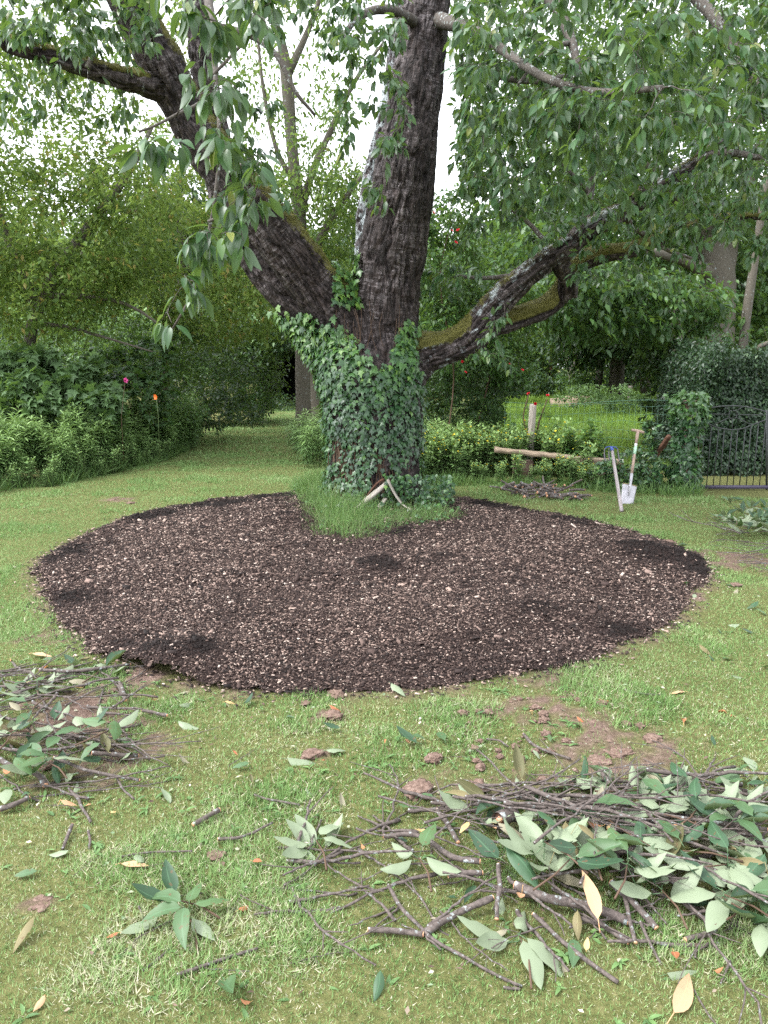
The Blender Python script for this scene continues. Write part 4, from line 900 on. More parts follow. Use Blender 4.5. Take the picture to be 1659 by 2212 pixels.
# laurel underplanting behind the hedge
plant('laurel_shrub', 'dark glossy laurel shrub rising behind the hedge', 'shrub', at(1480, 780, 14.5)[:2], [],
      [(px3(1450, 770, 14.5), (mr(80,14.5), .7, mr(40,14.5)), 150), (px3(1620, 780, 14.5), (mr(140,14.5), .7, mr(45,14.5)), 180), (px3(1440, 850, 14.8), (mr(50,14.5), .7, mr(110,14.5)), 120)], 8, 4, .13, LEAFL, M['dark_green'], M['far_bark'], leafname='leaves', tmu=.7, droop=.1)
# dark trees beyond the field, with a hollow under their crowns
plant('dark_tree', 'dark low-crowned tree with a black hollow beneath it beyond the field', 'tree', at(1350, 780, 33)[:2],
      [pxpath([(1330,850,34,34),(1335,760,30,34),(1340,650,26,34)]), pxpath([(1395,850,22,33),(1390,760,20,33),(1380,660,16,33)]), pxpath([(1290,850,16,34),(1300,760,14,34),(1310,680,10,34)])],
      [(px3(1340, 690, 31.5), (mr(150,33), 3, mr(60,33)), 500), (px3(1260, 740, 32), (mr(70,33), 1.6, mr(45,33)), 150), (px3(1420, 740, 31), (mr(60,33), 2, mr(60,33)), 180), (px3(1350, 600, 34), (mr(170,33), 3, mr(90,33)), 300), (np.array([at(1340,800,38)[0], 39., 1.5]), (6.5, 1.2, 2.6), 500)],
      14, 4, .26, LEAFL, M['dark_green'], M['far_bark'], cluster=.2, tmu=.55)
plant('birch_clump', 'clump of pale stemmed small trees at the far side of the field', 'tree', at(1235, 800, 36)[:2],
      [pxpath([(1238+dx*2,850,5,36),(1236+dx*5,790,5,36),(1232+dx*9,740,4,36),(1226+dx*12,690,3,36)]) for dx in (-2,-1,0,1,2)],
      [(px3(1235, 690, 36), (mr(70,36), 1.6, mr(35,36)), 140), (px3(1250, 820, 35), (mr(45,36), 1.5, mr(25,36)), 90)], 12, 4, .2, LEAFL, M['mid_green'], M['grey_wood'], cluster=.15, tmu=.5)
plant('orchard_tree', 'small leaning orchard tree left of the far gap in the field', 'tree', at(1150, 800, 48)[:2],
      [pxpath([(1155,846,9,48),(1170,812,8,48),(1195,775,6,48)]), pxpath([(1172,815,5,48),(1165,770,5,48),(1158,730,4,48)])],
      [(px3(1150, 720, 48), (mr(90,48), 2.5, mr(50,48)), 260), (px3(1120, 790, 46), (mr(60,48), 2, mr(30,48)), 120), (px3(1120,640,50), (mr(140,48), 2.5, mr(70,48)), 260)], 14, 4, .26, LEAFL, M['lime'], M['far_bark'], cluster=.25, tmu=.3)
plant('hawthorn', 'bush in shade left of the far field gap', 'bush', at(1110, 830, 38)[:2], [], [(px3(1120, 832, 36), (mr(80,38), 1.6, mr(28,38)), 200), (px3(1060,800,30),(mr(80,30),1.5,mr(60,30)),200)], 12, 4, .2, LEAFL, M['dark_green'], M['far_bark'], leafname='leaves', cluster=.15, tmu=.6)
plant('sunlit_tone_bush', 'yellow-green bush coloured bright as if sunlit under the dark tree crowns', 'bush', at(1265, 760, 44)[:2], [], [(px3(1262, 765, 44), (mr(40,44), 1.2, mr(28,44)), 90), (px3(1160, 770, 60), (mr(70,44), 1.2, mr(28,44)), 90)], 12, 4, .24, LEAFL, M['lime'], M['far_bark'], leafname='leaves', cluster=.2, tmu=.8)  # its sunlit look is only the bright leaf colour
plant('nettle_clump', 'tall nettles along the far field edge', 'plants', at(1350, 850, 27)[:2], [], [(px3(1250, 855, 26), (mr(60,27), .7, mr(26,27)), 90), (px3(1360, 868, 24), (mr(60,24), .6, mr(24,24)), 120), (px3(1300,850,28),(mr(90,27),.6,mr(22,27)),120)], 8, 3, .11, LEAFL, M['herb'], M['stem'], leafname='leaves', droop=.2, tmu=.4)

plant('tall_tree', 'tall dense tree filling the sky behind the right canopy', 'tree', at(1250, 800, 24)[:2],
      [pxpath([(1470,860,30,24),(1440,600,26,24),(1360,400,20,24),(1260,200,12,24)])],
      [(px3(1150, 330, 24), (mr(150,24), 1.8, mr(180,24)), 300), (px3(1350, 300, 24.5), (mr(220,24), 2, mr(220,24)), 420), (px3(1600, 250, 25), (mr(200,24), 2, mr(300,24)), 380), (px3(1200, 60, 25), (mr(230,24), 2, mr(150,24)), 220), (px3(1100, 540, 23), (mr(200,23), 1.6, mr(80,23)), 230), (px3(1000,600,22), (mr(140,22), 1.4, mr(80,22)), 170)],
      13, 5, .21, LEAFL, M['mid_green'], M['far_bark'], cluster=.2, tmu=.55)
plant('hazel_shrub', 'broad shrub mass closing the gap under the left orchard trees', 'shrub', at(250, 800, 20)[:2], [],
      [(px3(130, 760, 20), (mr(260,20), 1.2, mr(100,20)), 380), (px3(400, 740, 21), (mr(200,21), 1.2, mr(90,21)), 330), (px3(-150, 720, 20), (mr(200,20), 1.2, mr(120,20)), 200)], 18, 5, .17, LEAFL, M['herb'], M['far_bark'], leafname='leaves', cluster=.15, tmu=.25)
# far treeline: individual trees, three kinds copied round the back
def far_tree(label, mat, h, w, n, lsz, tmu):
    S = [np.array([[0, 0, 0, .28], [.1, 0, h * .35, .22], [0, .1, h * .7, .12], [0, 0, h * .92, .04]])]
    cl = [((0, 0, h * .5), (w, w * .8, h * .46), int(n * .7))]
    for q in range(5):
        a = q * 1.26 + rng.random(); cl.append(((math.cos(a) * w * .55, math.sin(a) * w * .55, h * rng.uniform(.3, .75)), (w * .5, w * .5, h * .2), int(n * .1)))
    return plant('background_tree', label, 'tree', (0, 0), S, cl, 18, 5, lsz, LEAFL, mat, M['far_bark'], group='trees closing the view behind the garden', cluster=.3, tmu=tmu, zmin=1.5)
FT = [far_tree('dark green tree in the wood behind the garden', M['dark_green'], 11, 3.6, 620, .34, .75), far_tree('mid green tree in the wood behind the garden', M['mid_green'], 9.5, 3.4, 620, .30, .45), far_tree('yellow-green tree in the wood behind the garden', M['yellow_green'], 10, 3.5, 560, .28, .25)]
spots = [(-20,26,1,.75),(-15,29,2,.8),(-10.5,28,2,.7),(-7.5,30,0,.8),(-5,38,2,.9),(-1.5,40,0,.85),(2,44,1,.8),(5.2,40,2,.7),(8.5,58,1,.9),(13,60,2,.9),(17,52,0,1),(14,44,1,1.0),(19,38,1,1.1),(21,30,0,1.0),(17,27,1,.9),(13.5,23,0,.75),(24,46,2,1.2),(-26,34,1,1.1),(-18,40,2,1.2),(-11,46,1,1.2),(-3,54,2,1.1),(5,62,1,1.2),(21,64,1,1.3),(30,56,0,1.4),(-30,50,0,1.4),(-22,58,1,1.4),(-9,62,0,1.3),(12,72,0,1.4),(2.5,30,1,.55),(26,24,1,.9),(-24,17,1,.8)]
used = set()
for i_, (x, y, kd, sc) in enumerate(spots):
    o = FT[kd] if kd not in used else copy_tree(FT[kd]); used.add(kd)
    o.location = (x, y, 0); o.rotation_euler = (0, 0, i_ * 1.37); o.scale = (sc, sc, sc * rng.uniform(.85, 1.1))

# ------------------------------------------------------------------ hedge
HX0 = at(1424, 900, 12.9)[0]
def hedge():
    rt = empty('hedge', (HX0 + 1.5, 12, 0), 'clipped dark green beech-like hedge behind the iron gate', 'hedge')
    n = 60000; P = []; Nn = []
    x1 = HX0 + 4.5; y0, y1 = 11.25, 13.2
    f = rng.random(n)
    hgt = lambda x: 1.72 + .25 * (x - HX0) / 3 + .3 * (fbm(np.c_[x * 2.6, x * 0], 3, 3) - .5)
    a = f < .6; b = (f >= .6) & (f < .8); c = f >= .8
    xx = rng.uniform(HX0, x1, n); yy = rng.uniform(y0, y1, n); u = rng.random(n) ** .85; h = hgt(xx)
    dep = rng.random(n) ** 1.3 * .28
    P = np.c_[xx, yy, u * h]; N = np.zeros((n, 3))
    bul = .34 * (fbm(np.c_[xx * 1.5, u * 3, xx * 0], 3, 6) - .5)
    P[a, 1] = (y0 + dep - bul + .12 * u)[a]; N[a] = (0, -1, .25)
    P[b, 0] = (HX0 + dep * 1.0 + .25 * u ** 3 - .4 * (fbm(np.c_[yy * 1.5, u * 3, xx * 0], 3, 6) - .5))[b]; N[b] = (-1, -.2, .25)
    P[c, 2] = (h - dep + .12 * (rng.random(n) ** 6))[c]; N[c] = (0, -.2, 1)
    D = nrm(rng.normal(0, .6, (n, 3)) + np.array([0, 0, -.75]) + N * .25); NN = nrm(N + rng.normal(0, .35, (n, 3)) + np.array([0, 0, .25]))
    sp = Soup().add(LEAFL, P, D, NN, rng.uniform(.035, .075, n), np.clip(rng.normal(.5, .25, n), 0, 1), 1.2)
    under_root(sp.build('leaves', M['hedge_leaf']), rt)
    boxes('branches', [(HX0 + .45, x1, y0 + .45, y1, 0, 1.35)], M['shade_dark'], rt)  # plain dark box in place of inner branches, stands in for the hedge's shade
hedge()

# ------------------------------------------------------------------ gate pillar with its ivy
gp = at(1480, 1060, 9.95); GX = gp[0]; GY = 9.95
pl = empty('gate_pillar', (GX, GY, 0), 'brick gate pillar almost hidden under ivy', 'pillar')
boxes('shaft', [(GX - .1, GX + .1, GY - .1, GY + .1, 0, 1.12)], M['stone'], pl); boxes('cap', [(GX - .12, GX + .12, GY - .12, GY + .12, 1.123, 1.17)], M['stone'], pl)
sp = Soup(); n = 1900; a = rng.random(n) * 6.28; z = rng.random(n) ** .9 * 1.28
wr = np.interp(z, [0, .3, .75, .95, 1.1, 1.28], [.19, .17, .15, .22, .25, .16]) * (1 + .3 * (fbm(np.c_[np.cos(a) * 1.5, np.sin(a) * 1.5, z * 4], 2, 8) - .5))
r_ = wr * rng.uniform(.75, 1.08, n); P = np.c_[GX + np.cos(a) * r_ - .02, GY + np.sin(a) * r_, z]
out = np.c_[np.cos(a), np.sin(a), a * 0 + .3 + .6 * (z > 1.1)]
sp.add(IVY, P, nrm(np.c_[rng.normal(0, .5, (n, 2)), -rng.random(n) - .1] + out * .3), nrm(out + rng.normal(0, .35, (n, 3))), rng.uniform(.045, .095, n), np.clip(rng.normal(.3 + .3 * (z > .95), .2, n), 0, 1))
for (x0, y0, x1, y1, m) in [(1470,870,1435,850,14),(1490,860,1520,885,12),(1480,855,1470,838,8)]:
    for q in range(m):
        p = at(x0 + (x1 - x0) * q / m, y0 + (y1 - y0) * q / m, GY - .1) + rng.normal(0, .02, 3)
        sp.add(IVY, p[None], rng.normal(0, .6, (1, 3)) + [[0, 0, -.4]], np.array([[0, -1, .6]]) + rng.normal(0, .3, (1, 3)), .06, .7)
pi = empty('ivy', (GX, GY, 0), 'ivy column smothering the gate pillar', 'ivy'); under_root(sp.build('leaves', M['ivy_leaf']), pi)

# ------------------------------------------------------------------ iron gate
YG = 10.05
def gz(zx, zy): return at(1393.6 + zx * .16, 796.3 + zy * .16, YG)
gate = empty('iron_gate', gz(1180, 1640) * np.array([1, 1, 0]), 'dark wrought iron garden gate with a sunburst top', 'gate')
def rod(name, pts, r, mat=M['iron'], parent=gate, sides=7):
    o = soup_tube(Soup(), pts, r, sides).build(name, mat); return under_root(o, parent)
lowc = spline(np.array([gz(*p) for p in [(690,665),(905,768),(1040,808),(1180,825),(1330,805),(1440,762),(1659,680)]]), 40)
upc = spline(np.array([gz(*p) for p in [(700,600),(770,568),(900,528),(1040,508),(1180,503),(1330,512),(1500,545),(1659,590)]]), 40)
rod('arch', upc, .008); rod('lower_arch', lowc, .008)
for zx0, zx1 in [(710,690),(758,812),(850,900),(945,990),(1035,1080),(1125,1178),(1215,1265),(1310,1352),(1400,1445),(1490,1535),(1575,1625)]:
    X_ = gz(zx1, 700)[0]; j = int(np.abs(lowc[:, 0] - X_).argmin()); b_ = gz((zx0 + zx1) / 2, 1630); b_[0] = X_; b_[2] = max(b_[2], .03); rod('bar', [b_, lowc[j]], .0065)
hub = gz(1185, 620); q_ = np.linspace(0, 6.283, 33); sq = lambda t: np.sign(np.cos(t)) * abs(np.cos(t)) ** .45; sr_ = lambda t: np.sign(np.sin(t)) * abs(np.sin(t)) ** .45
hr = .05; rod('hub', np.array([hub + np.array([hr * sq(t), 0, hr * sr_(t)]) for t in q_]), .007)
for a_, b_ in [((770,612),(1130,617)), ((1240,622),(1720,628)), ((905,768),(1135,660)), ((1235,660),(1440,762)), ((1175,670),(1175,825)), ((1187,570),(1187,505)), ((1145,572),(1070,510)), ((1235,570),(1320,512))]:
    rod('spoke', [gz(*a_), gz(*b_)], .006)
rod('latch', [gz(640, 960), gz(800, 960), gz(868, 964), gz(876, 992)], .007)
rod('post', [gz(1640, 1640) * np.array([1, 1, 0]), gz(1640, 560)], .014)
b_ = gz(800, 1632); e_ = gz(1700, 1632)
boxes('bottom_rail', [(b_[0] - .1, e_[0], YG - .02, YG + .02, .012, .055)], simple('gate_rail', (.07, .06, .10), .5, .1), gate)

# ------------------------------------------------------------------ wire fence, posts, rotten beam
YF = 11.6
fe = empty('wire_fence', (at(1250, 900, YF)[0], YF, 0), 'green wire mesh fence between the garden and the field', 'fence')
xa, xb = at(1090, 900, YF)[0], HX0 + .25; sp = Soup()
for zq in np.linspace(.12, 1.02, 8):
    xs_ = np.linspace(xa, xb, 20); soup_tube(sp, np.c_[xs_, np.full(20, YF), zq - .02 * np.sin((xs_ - xa) * 3) + .012 * rng.normal(0, 1, 20)], .0022, 4)
for xq in np.arange(xa, xb, .085): soup_tube(sp, [[xq, YF, .1], [xq + .004, YF + .004, .55], [xq, YF, 1.02]], .0013, 3)
under_root(sp.build('mesh', M['wire']), fe)
sp = Soup(); xs_ = np.linspace(xa, xb, 24); soup_tube(sp, np.c_[xs_, np.full(24, YF), 1.07 - .03 * np.sin((xs_ - xa) * 2.2)], .0035, 5); under_root(sp.build('top_wire', M['wire']), fe)
def post(x, y, h, r, label, mat=M['grey_wood'], lean=(0, 0)):
    z = np.array([-.05, .2, .5, .8, .97, 1.0]) * h; rr = np.array([1.05, 1, 1, .98, .97, .85]) * r
    P = np.c_[x + lean[0] * z, y + lean[1] * z, z]; return tag(soup_tube(Soup(), P, rr, 12).build('fence_post', mat), label, 'fence post')
p_ = at(1147, 873, 11.5); post(p_[0], 11.5, p_[2], .055, 'round grey wooden fence post with a rose behind it', lean=(.03, 0))
p_ = at(1362, 833, 30); post(p_[0], 30, p_[2], .09, 'small pale fence post in front of the far dark hollow')
p_ = at(1190, 788, 47); post(p_[0], 47, p_[2], .1, 'thin dark post standing in the far field gap', M['brown_wood'])
plank('rotten_stake', at(1415, 985, 10.6), at(1446, 942, 10.4), .06, .06, M['brown_wood'], 'short leaning reddish brown stake left of the ivy pillar', 'stake')
plank('timber_beam', at(1068, 971, 10.9), at(1240, 989, 10.75), .26, .06, M['sleeper'], 'left length of split weathered timber lying over the plants', 'beam', n=22)
plank('timber_beam', at(1236, 993, 10.75), at(1345, 999, 10.65), .18, .09, M['sleeper'], 'right length of cracked timber behind the upturned garden rake', 'beam', n=18)
boxes('beam_support', [(at(1110,980,10.95)[0], at(1150,980,10.95)[0], 10.86, 11.04, 0, .27)], M['stone'])['label'] = 'low brick support under the left timber beam'
bpy.data.objects['beam_support']['category'] = 'support'
o_ = boxes('beam_support', [(at(1270,980,10.7)[0], at(1310,980,10.7)[0], 10.62, 10.78, 0, .17)], M['stone']); tag(o_, 'low brick support under the right timber beam', 'support')

# stump remains in the field
st = G(1253, 880); stp = empty('tree_stump', (st[0], st[1], 0), 'low mossy sawn stump in the middle of the field', 'stump')
sp = Soup(); a = np.arange(20) / 20 * 6.283
for q, (rr, z0, z1, dx) in enumerate([(.85, 0, .32, -.25), (.7, 0, .26, .45), (.5, .2, .42, -.1)]):
    r0 = rr * (1 + .25 * (fbm(np.c_[np.cos(a) * 2, np.sin(a) * 2], 2, q) - .5)); V = []; 
    for z in (z0, z1): V += [(st[0] + dx + np.cos(t) * r, st[1] + np.sin(t) * r, z) for t, r in zip(a, r0)]
    F_ = [(i, (i + 1) % 20, 20 + (i + 1) % 20, 20 + i) for i in range(20)] + [tuple(range(20, 40))]
    tm = Tm(V, F_); sp.raw(tm.V, tm.loops, tm.st, tm.tot, np.full(40, .5), tm.V - [st[0], st[1], 0])
under_root(sp.build('wood', M['sleeper'], None, False), stp)

# ------------------------------------------------------------------ field grass
sp = Soup()
for (y0, y1, dens, ln, wd) in [(11.6, 20, 420, (.08, .22), .014), (20, 36, 170, (.12, .3), .03), (36, 80, 45, (.2, .5), .07)]:
    x0 = at(1060, 900, y0)[0]; x1 = at(1500, 900, y1)[0]; n = int((x1 - x0) * (y1 - y0) * dens); P = np.c_[rng.uniform(x0, x1, n), rng.uniform(y0, y1, n)]
    P = P[(P[:, 0] > at(1040, 900, 10)[0] / 10 * P[:, 1]) & (P[:, 0] < at(1480, 900, 10)[0] / 10 * P[:, 1])]; n = len(P); a = rng.random(n) * 6.28; el = rng.uniform(.6, 1.5, n)
    sp.add(BLADE1, np.c_[P, P[:, 0] * 0], np.c_[np.cos(a) * np.cos(el), np.sin(a) * np.cos(el), np.sin(el)], rng.normal(0, 1, (n, 3)), rng.uniform(ln[0], ln[1], n) * (.5 + fbm(P * .8, 2, 4)), np.clip(rng.normal(.45, .2, n) + .3 * (fbm(P * .5, 2, 6) - .5), 0, .9), wd / .15 * .8)
tag(sp.build('field_grass', M['lime']), 'long bright grass of the field beyond the wire fence', 'grass', kind='stuff')

# ------------------------------------------------------------------ perennials
def herb_proto(name, h, ns, lsz, tm, mat, kind='gold', flower=None):
    rt = empty(name)
    st_ = Soup(); lf = Soup()
    for q in range(ns):
        a = rng.random() * 6.28; r0 = .10 * rng.random(); hh = h * rng.uniform(.75, 1.1); ln = rng.uniform(.0, .22)
        u = np.linspace(0, 1, 7); x = (r0 + ln * u ** 1.6 * hh) * math.cos(a); y = (r0 + ln * u ** 1.6 * hh) * math.sin(a); P = np.c_[x, y, u * hh]
        soup_tube(st_, P, np.linspace(.004, .002, 7), 4)
        m = int(hh / .022) if kind == 'gold' else int(hh / .035); uu = np.linspace(.18, 1, m); p = np.c_[np.interp(uu, u, P[:, 0]), np.interp(uu, u, P[:, 1]), uu * hh]
        b = np.arange(m) * 2.4 + rng.random(); rise = np.interp(uu, [.2, .8, 1], [.1, .45, 1.3]); D = np.c_[np.cos(b), np.sin(b), rise + rng.normal(0, .15, m)]
        s = lsz * np.interp(uu, [.18, .5, .85, 1], [.7, 1.0, 1.0, .55]) * rng.uniform(.8, 1.2, m)
        lf.add(tm, p, D, np.tile([0, 0, 1.], (m, 1)) + rng.normal(0, .2, (m, 3)), s, np.clip(np.interp(uu, [0, .6, 1], [.15, .5, .9]) + rng.normal(0, .12, m), 0, 1))
    addobj('stems', st_.mesh('stems'), M['stem'], rt); addobj('leaves', lf.mesh('leaves'), mat, rt)
    if flower:
        fm = flower_mesh('flower', flower, .017, 1, 5)
        for q in range(5):
            o = addobj('flower', fm, None, rt); o.location = (rng.normal(0, .12), rng.normal(0, .12), h * rng.uniform(.7, 1.02)); o.rotation_euler = (rng.uniform(0, 1.2), 0, rng.random() * 6)
    return rt
OV = leaf_t(.5, 3, .2, .3)
PR = {'gold': [herb_proto('tall_perennial', 1.0, 10, .155, LANCE, M['herb']) for _ in range(3)],
      'low': [herb_proto('low_perennial', .5, 12, .07, OV, M['herb'], 'o') for _ in range(2)],
      'loose': [herb_proto('loosestrife', .62, 14, .085, OV, M['herb'], 'o', M['petal_yellow']) for _ in range(2)],
      'lily': [herb_proto('lance_leaf_plant', .75, 8, .16, leaf_t(.13, 4, .3, .7), M['herb'], 'gold') for _ in range(2)],
      'big': [herb_proto('heart_leaf_plant', .85, 3, .13, leaf_t(.7, 5, .2, .5, .6), M['mid_green'], 'o')]}
pused = {}
def place(kind, x, y, sc, label, group, cat='plant'):
    L_ = PR[kind]; j = rng.integers(0, len(L_)); o = L_[j]
    if (kind, j) in pused: o = copy_tree(o)
    else: pused[(kind, j)] = 1
    o.location = (x, y, 0); o.rotation_euler = (0, 0, rng.random() * 6.28); o.scale = (sc, sc, sc * rng.uniform(.88, 1.1)); tag(o, label, cat, group)
def bed(kind, pts, group, label, lim):
    for (x, y, s) in pts[:lim]: place(kind, x, y, s, label, group)
fr = np.array([G(*p)[:2] for p in [(-160,1090),(0,1062),(120,1050),(240,1022),(340,1000),(408,968)]])
def along(path, t):
    d = np.concatenate([[0], np.cumsum(np.linalg.norm(np.diff(path, axis=0), axis=1))]); s = t * d[-1]
    return np.array([np.interp(s, d, path[:, 0]), np.interp(s, d, path[:, 1])])
pts = []
for row in range(6):
    for t in np.arange(0, 1, .052):
        p = along(fr, min(1, t + rng.normal(0, .015))); p = p + np.array([-.12, .35 + row * .36 * (1 if t < .8 else .6)]) + rng.normal(0, .08, 2); pts.append((p[0], p[1], (.62 + .09 * min(row, 3)) * rng.uniform(.85, 1.1)))
bed('gold', pts, 'tall perennials in the left border', 'tall leafy perennial clump with lance shaped leaves in the left border', 200)
pts = []
for row in range(2):
    for t in np.arange(0, 1.0, .035):
        p = along(fr, min(1, t + rng.normal(0, .01))) + np.array([0, .05 + row * .22]) + rng.normal(0, .05, 2); pts.append((p[0], p[1], (.55 + .2 * row) * rng.uniform(.8, 1.2)))
bed('low', pts, 'low leafy plants edging the left border', 'low leafy plant at the lawn edge of the left border', 200)
fr2 = np.array([G(*p)[:2] for p in [(905,1048),(980,1042),(1080,1048),(1180,1050),(1260,1056),(1310,1062)]])
pts = []
for row in range(5):
    for t in np.arange(0, 1, .05):
        p = along(fr2, t) + np.array([0, .12 + row * .27]) + rng.normal(0, .06, 2)
        if .3 < t and 10.75 < p[1] < 11.05: continue
        if .3 < t and p[1] > 11.05: p[1] += .15
        if .3 < t < .95 and p[1] <= 10.75: p[1] = min(p[1], 10.62)
        pts.append((p[0], p[1], ((rng.choice([.42, .5, .5, .7]) if t > .3 else .8) if row < 2 and p[1] < 10.75 else 1.0 if row < 4 else 1.1) * rng.uniform(.85, 1.15)))
bed('loose', pts, 'yellow flowered plants below the timber beams', 'leafy plant with small yellow flowers beside the timber beams', 200)
for (x, y, yy, s) in [(920,980,11.3,1),(950,975,11.6,1),(985,975,11.5,1),(1020,980,11.6,.9),(905,1000,11.0,.9),(940,1000,11.0,.9),(1050,985,11.6,.8),(970,1005,10.9,.8)]:
    p = at(x, y, yy); place('lily', p[0], p[1], s, 'upright lance leaved clump between the yew shrub and the beams', 'lance leaved clumps right of the trunk')
for (x, yy, s) in [(655,13.0,1.0),(672,12.7,1.0),(690,12.4,1.0),(664,12.2,.85),(685,13.6,1.1),(700,13.2,1.1),(710,12.3,.9)]:
    p = at(x, 980, yy); place('lily', p[0], p[1], s, 'lance leaved clump just left of the ivy-clad trunk', 'lance leaved clumps left of the trunk')
for (x, yy, s) in [(1240,11.05,.8),(1265,11.1,.95),(1285,11.0,.9),(1225,11.2,.7),(1305,11.0,.8),(1295,11.3,.9)]:
    p = at(x, 980, yy); place('big', p[0], p[1], s, 'stalky plant with drooping heart shaped leaves behind the beam', 'heart leaved plants behind the beam')
for (x, y, yy, s) in [(640,1000,14.2,.7),(650,1000,14.6,.8),(630,1000,15.5,.7)]:
    p = at(x, 930, yy); place('lily', p[0], p[1], s, 'tuft of long leaves beside the far grass path', 'tufts beside the far path')
# ivy tangle between tools and pillar
tn_ = plant('ivy_tangle', 'low mound of ivy and brambles behind the spade', 'ivy', at(1370, 1050, 10)[:2], [],
      [(at(1365, 1035, 9.95) * [1, 1, 0] + [0, .1, .22], (.42, .3, .32), 90), (at(1430, 1050, 9.9) * [1, 1, 0] + [0, .1, .16], (.4, .3, .22), 70), (at(1320, 1040, 10.0) * [1, 1, 0] + [0, .1, .16], (.3, .25, .25), 50), (at(1405, 900, 10.6) * [1, 1, 0] + [0, 0, .5], (.12, .12, .45), 40)], 9, 3, .07, IVY, M['ivy_leaf'], M['brown_stem'], leafname='leaves', tmu=.38, tsd=.25, droop=.6)
sp = Soup(); n = 3000; fr3 = np.array([G(*p)[:2] for p in [(905,1050),(1080,1052),(1250,1060),(1330,1068),(1460,1076),(1520,1072)]])
P = np.array([along(fr3, t) for t in rng.random(n)]) + np.c_[rng.normal(0, .05, n), rng.random(n) * .5]; a = rng.random(n) * 6.28; el = rng.uniform(.5, 1.5, n)
sp.add(BL3, np.c_[P, P[:, 0] * 0], np.c_[np.cos(a) * np.cos(el), np.sin(a) * np.cos(el), np.sin(el)], rng.normal(0, 1, (n, 3)), rng.uniform(.06, .22, n) * (.5 + fbm(P * 3, 2, 4)), rng.uniform(.1, .8, n), .04)
n = 3000; P = np.array([along(fr, t) for t in rng.random(n)]) + np.c_[rng.normal(0, .05, n), rng.random(n) * .5 - .05]; a = rng.random(n) * 6.28; el = rng.uniform(.5, 1.5, n)
sp.add(BL3, np.c_[P, P[:, 0] * 0], np.c_[np.cos(a) * np.cos(el), np.sin(a) * np.cos(el), np.sin(el)], rng.normal(0, 1, (n, 3)), rng.uniform(.08, .26, n) * (.5 + fbm(P * 3, 2, 4)), rng.uniform(.1, .8, n), .04)
tag(sp.build('border_grass', M['long_grass']), 'rough grass along the edges of the planted beds', 'grass', kind='stuff')
# ------------------------------------------------------------------ spade and upturned hand fork with long shaft
def aim(root, a, b, roll=0.0):
    a, b = Vector(a), Vector(b); z = (b - a).normalized(); x = Vector((1, 0, 0)); x = (x - x.dot(z) * z).normalized(); y = z.cross(x)
    m = Matrix((x, y, z)).transposed(); root.rotation_euler = (m @ Matrix.Rotation(roll, 3, 'Z')).to_euler(); root.location = a
def lathe(name, prof, mat, parent, sides=14, xf=None):
    P = np.array([[0, 0, z] for r, z in prof]); o = soup_tube(Soup(), P, [r for r, z in prof], sides).build(name, mat, parent); return o
def tube_o(name, pts, r, mat, parent, sides=10):
    return soup_tube(Soup(), pts, r, sides).build(name, mat, parent)
a_ = G(1355, 1089); b_ = at(1378, 930, a_[1] + .38); Ls = float(np.linalg.norm(b_ - a_))
spd = empty('spade', label='garden spade with a T handle and dusty steel blade leaning on the ivy', cat='spade'); aim(spd, a_ + [0, 0, -.01], b_, .04)
BH, BW = .255, .175
nb = 9; V = []; lv = []
for j in range(nb + 1):
    z = BH * j / nb; w = BW / 2 * (.86 + .14 * j / nb)
    for i in range(nb + 1):
        u = i / nb * 2 - 1; e = .012 * math.sin(i * 2.3) * (1 if j == 0 else 0) - (.008 * u * u if j == 0 else 0)
        V.append((u * w, .016 * u * u - .01 * (j / nb) ** 2 + .006, z + e)); lv.append((u, z, 0))
n1 = (nb + 1) ** 2; V += [(x, y + .0025, z) for x, y, z in V]; lv += lv
F_ = []
for j in range(nb):
    for i in range(nb):
        q = j * (nb + 1) + i; f = (q, q + 1, q + nb + 2, q + nb + 1); F_ += [f, tuple(n1 + t for t in f[::-1])]
ring = [i for i in range(nb + 1)] + [(j + 1) * (nb + 1) - 1 for j in range(1, nb + 1)] + [nb * (nb + 1) + i for i in range(nb - 1, -1, -1)] + [j * (nb + 1) for j in range(nb - 1, 0, -1)]
F_ += [(ring[(i + 1) % len(ring)], ring[i], n1 + ring[i], n1 + ring[(i + 1) % len(ring)]) for i in range(len(ring))]
tm = Tm(V, F_, lv); me_ = mkmesh('blade', tm.V, tm.loops, tm.st, tm.tot, True, {'luv': tm.luv}); bl_ = addobj('blade', me_, M['steel'], spd)
k = NT('soil_crust'); M['crust'] = k.done(k.bsdf((.3, .24, .13), .9, .1))
for s_ in (-1, 1): tube_o('tread', [(s_ * .02, -.002, BH + .002), (s_ * BW * .5, .012, BH + .002)], .0055, M['crust'], bl_, 6)
tube_o('socket', [(0, -.008, BH * .45), (0, -.012, BH * .8), (0, -.006, BH + .05), (0, 0, BH + .14)], [.006, .014, .0165, .019], M['steel'], spd)
tube_o('shaft', [(0, 0, BH + .13), (0, 0, Ls - .30)], .0165, M['handle_wood'], spd, 12)
tube_o('label_band', [(0, 0, Ls - .30), (0, 0, Ls - .20)], .0172, M['green_tape'], spd, 12)
tube_o('label_band', [(0, 0, Ls - .20), (0, 0, Ls - .165)], .0172, M['white_tape'], spd, 12)
tube_o('shaft', [(0, 0, Ls - .165), (0, 0, Ls - .005)], [.0165, .021], M['handle_wood'], spd, 12)
tube_o('handle', [(-.08, 0, Ls), (-.076, 0, Ls), (-.04, 0, Ls + .002), (0, 0, Ls + .003), (.04, 0, Ls + .002), (.076, 0, Ls), (.08, 0, Ls)], [.008, .0155, .0165, .0185, .0165, .0155, .008], M['handle_wood'], spd, 12)
a_ = G(1343, 1105); b_ = at(1321, 966, a_[1] + .62); Ls = float(np.linalg.norm(b_ - a_))
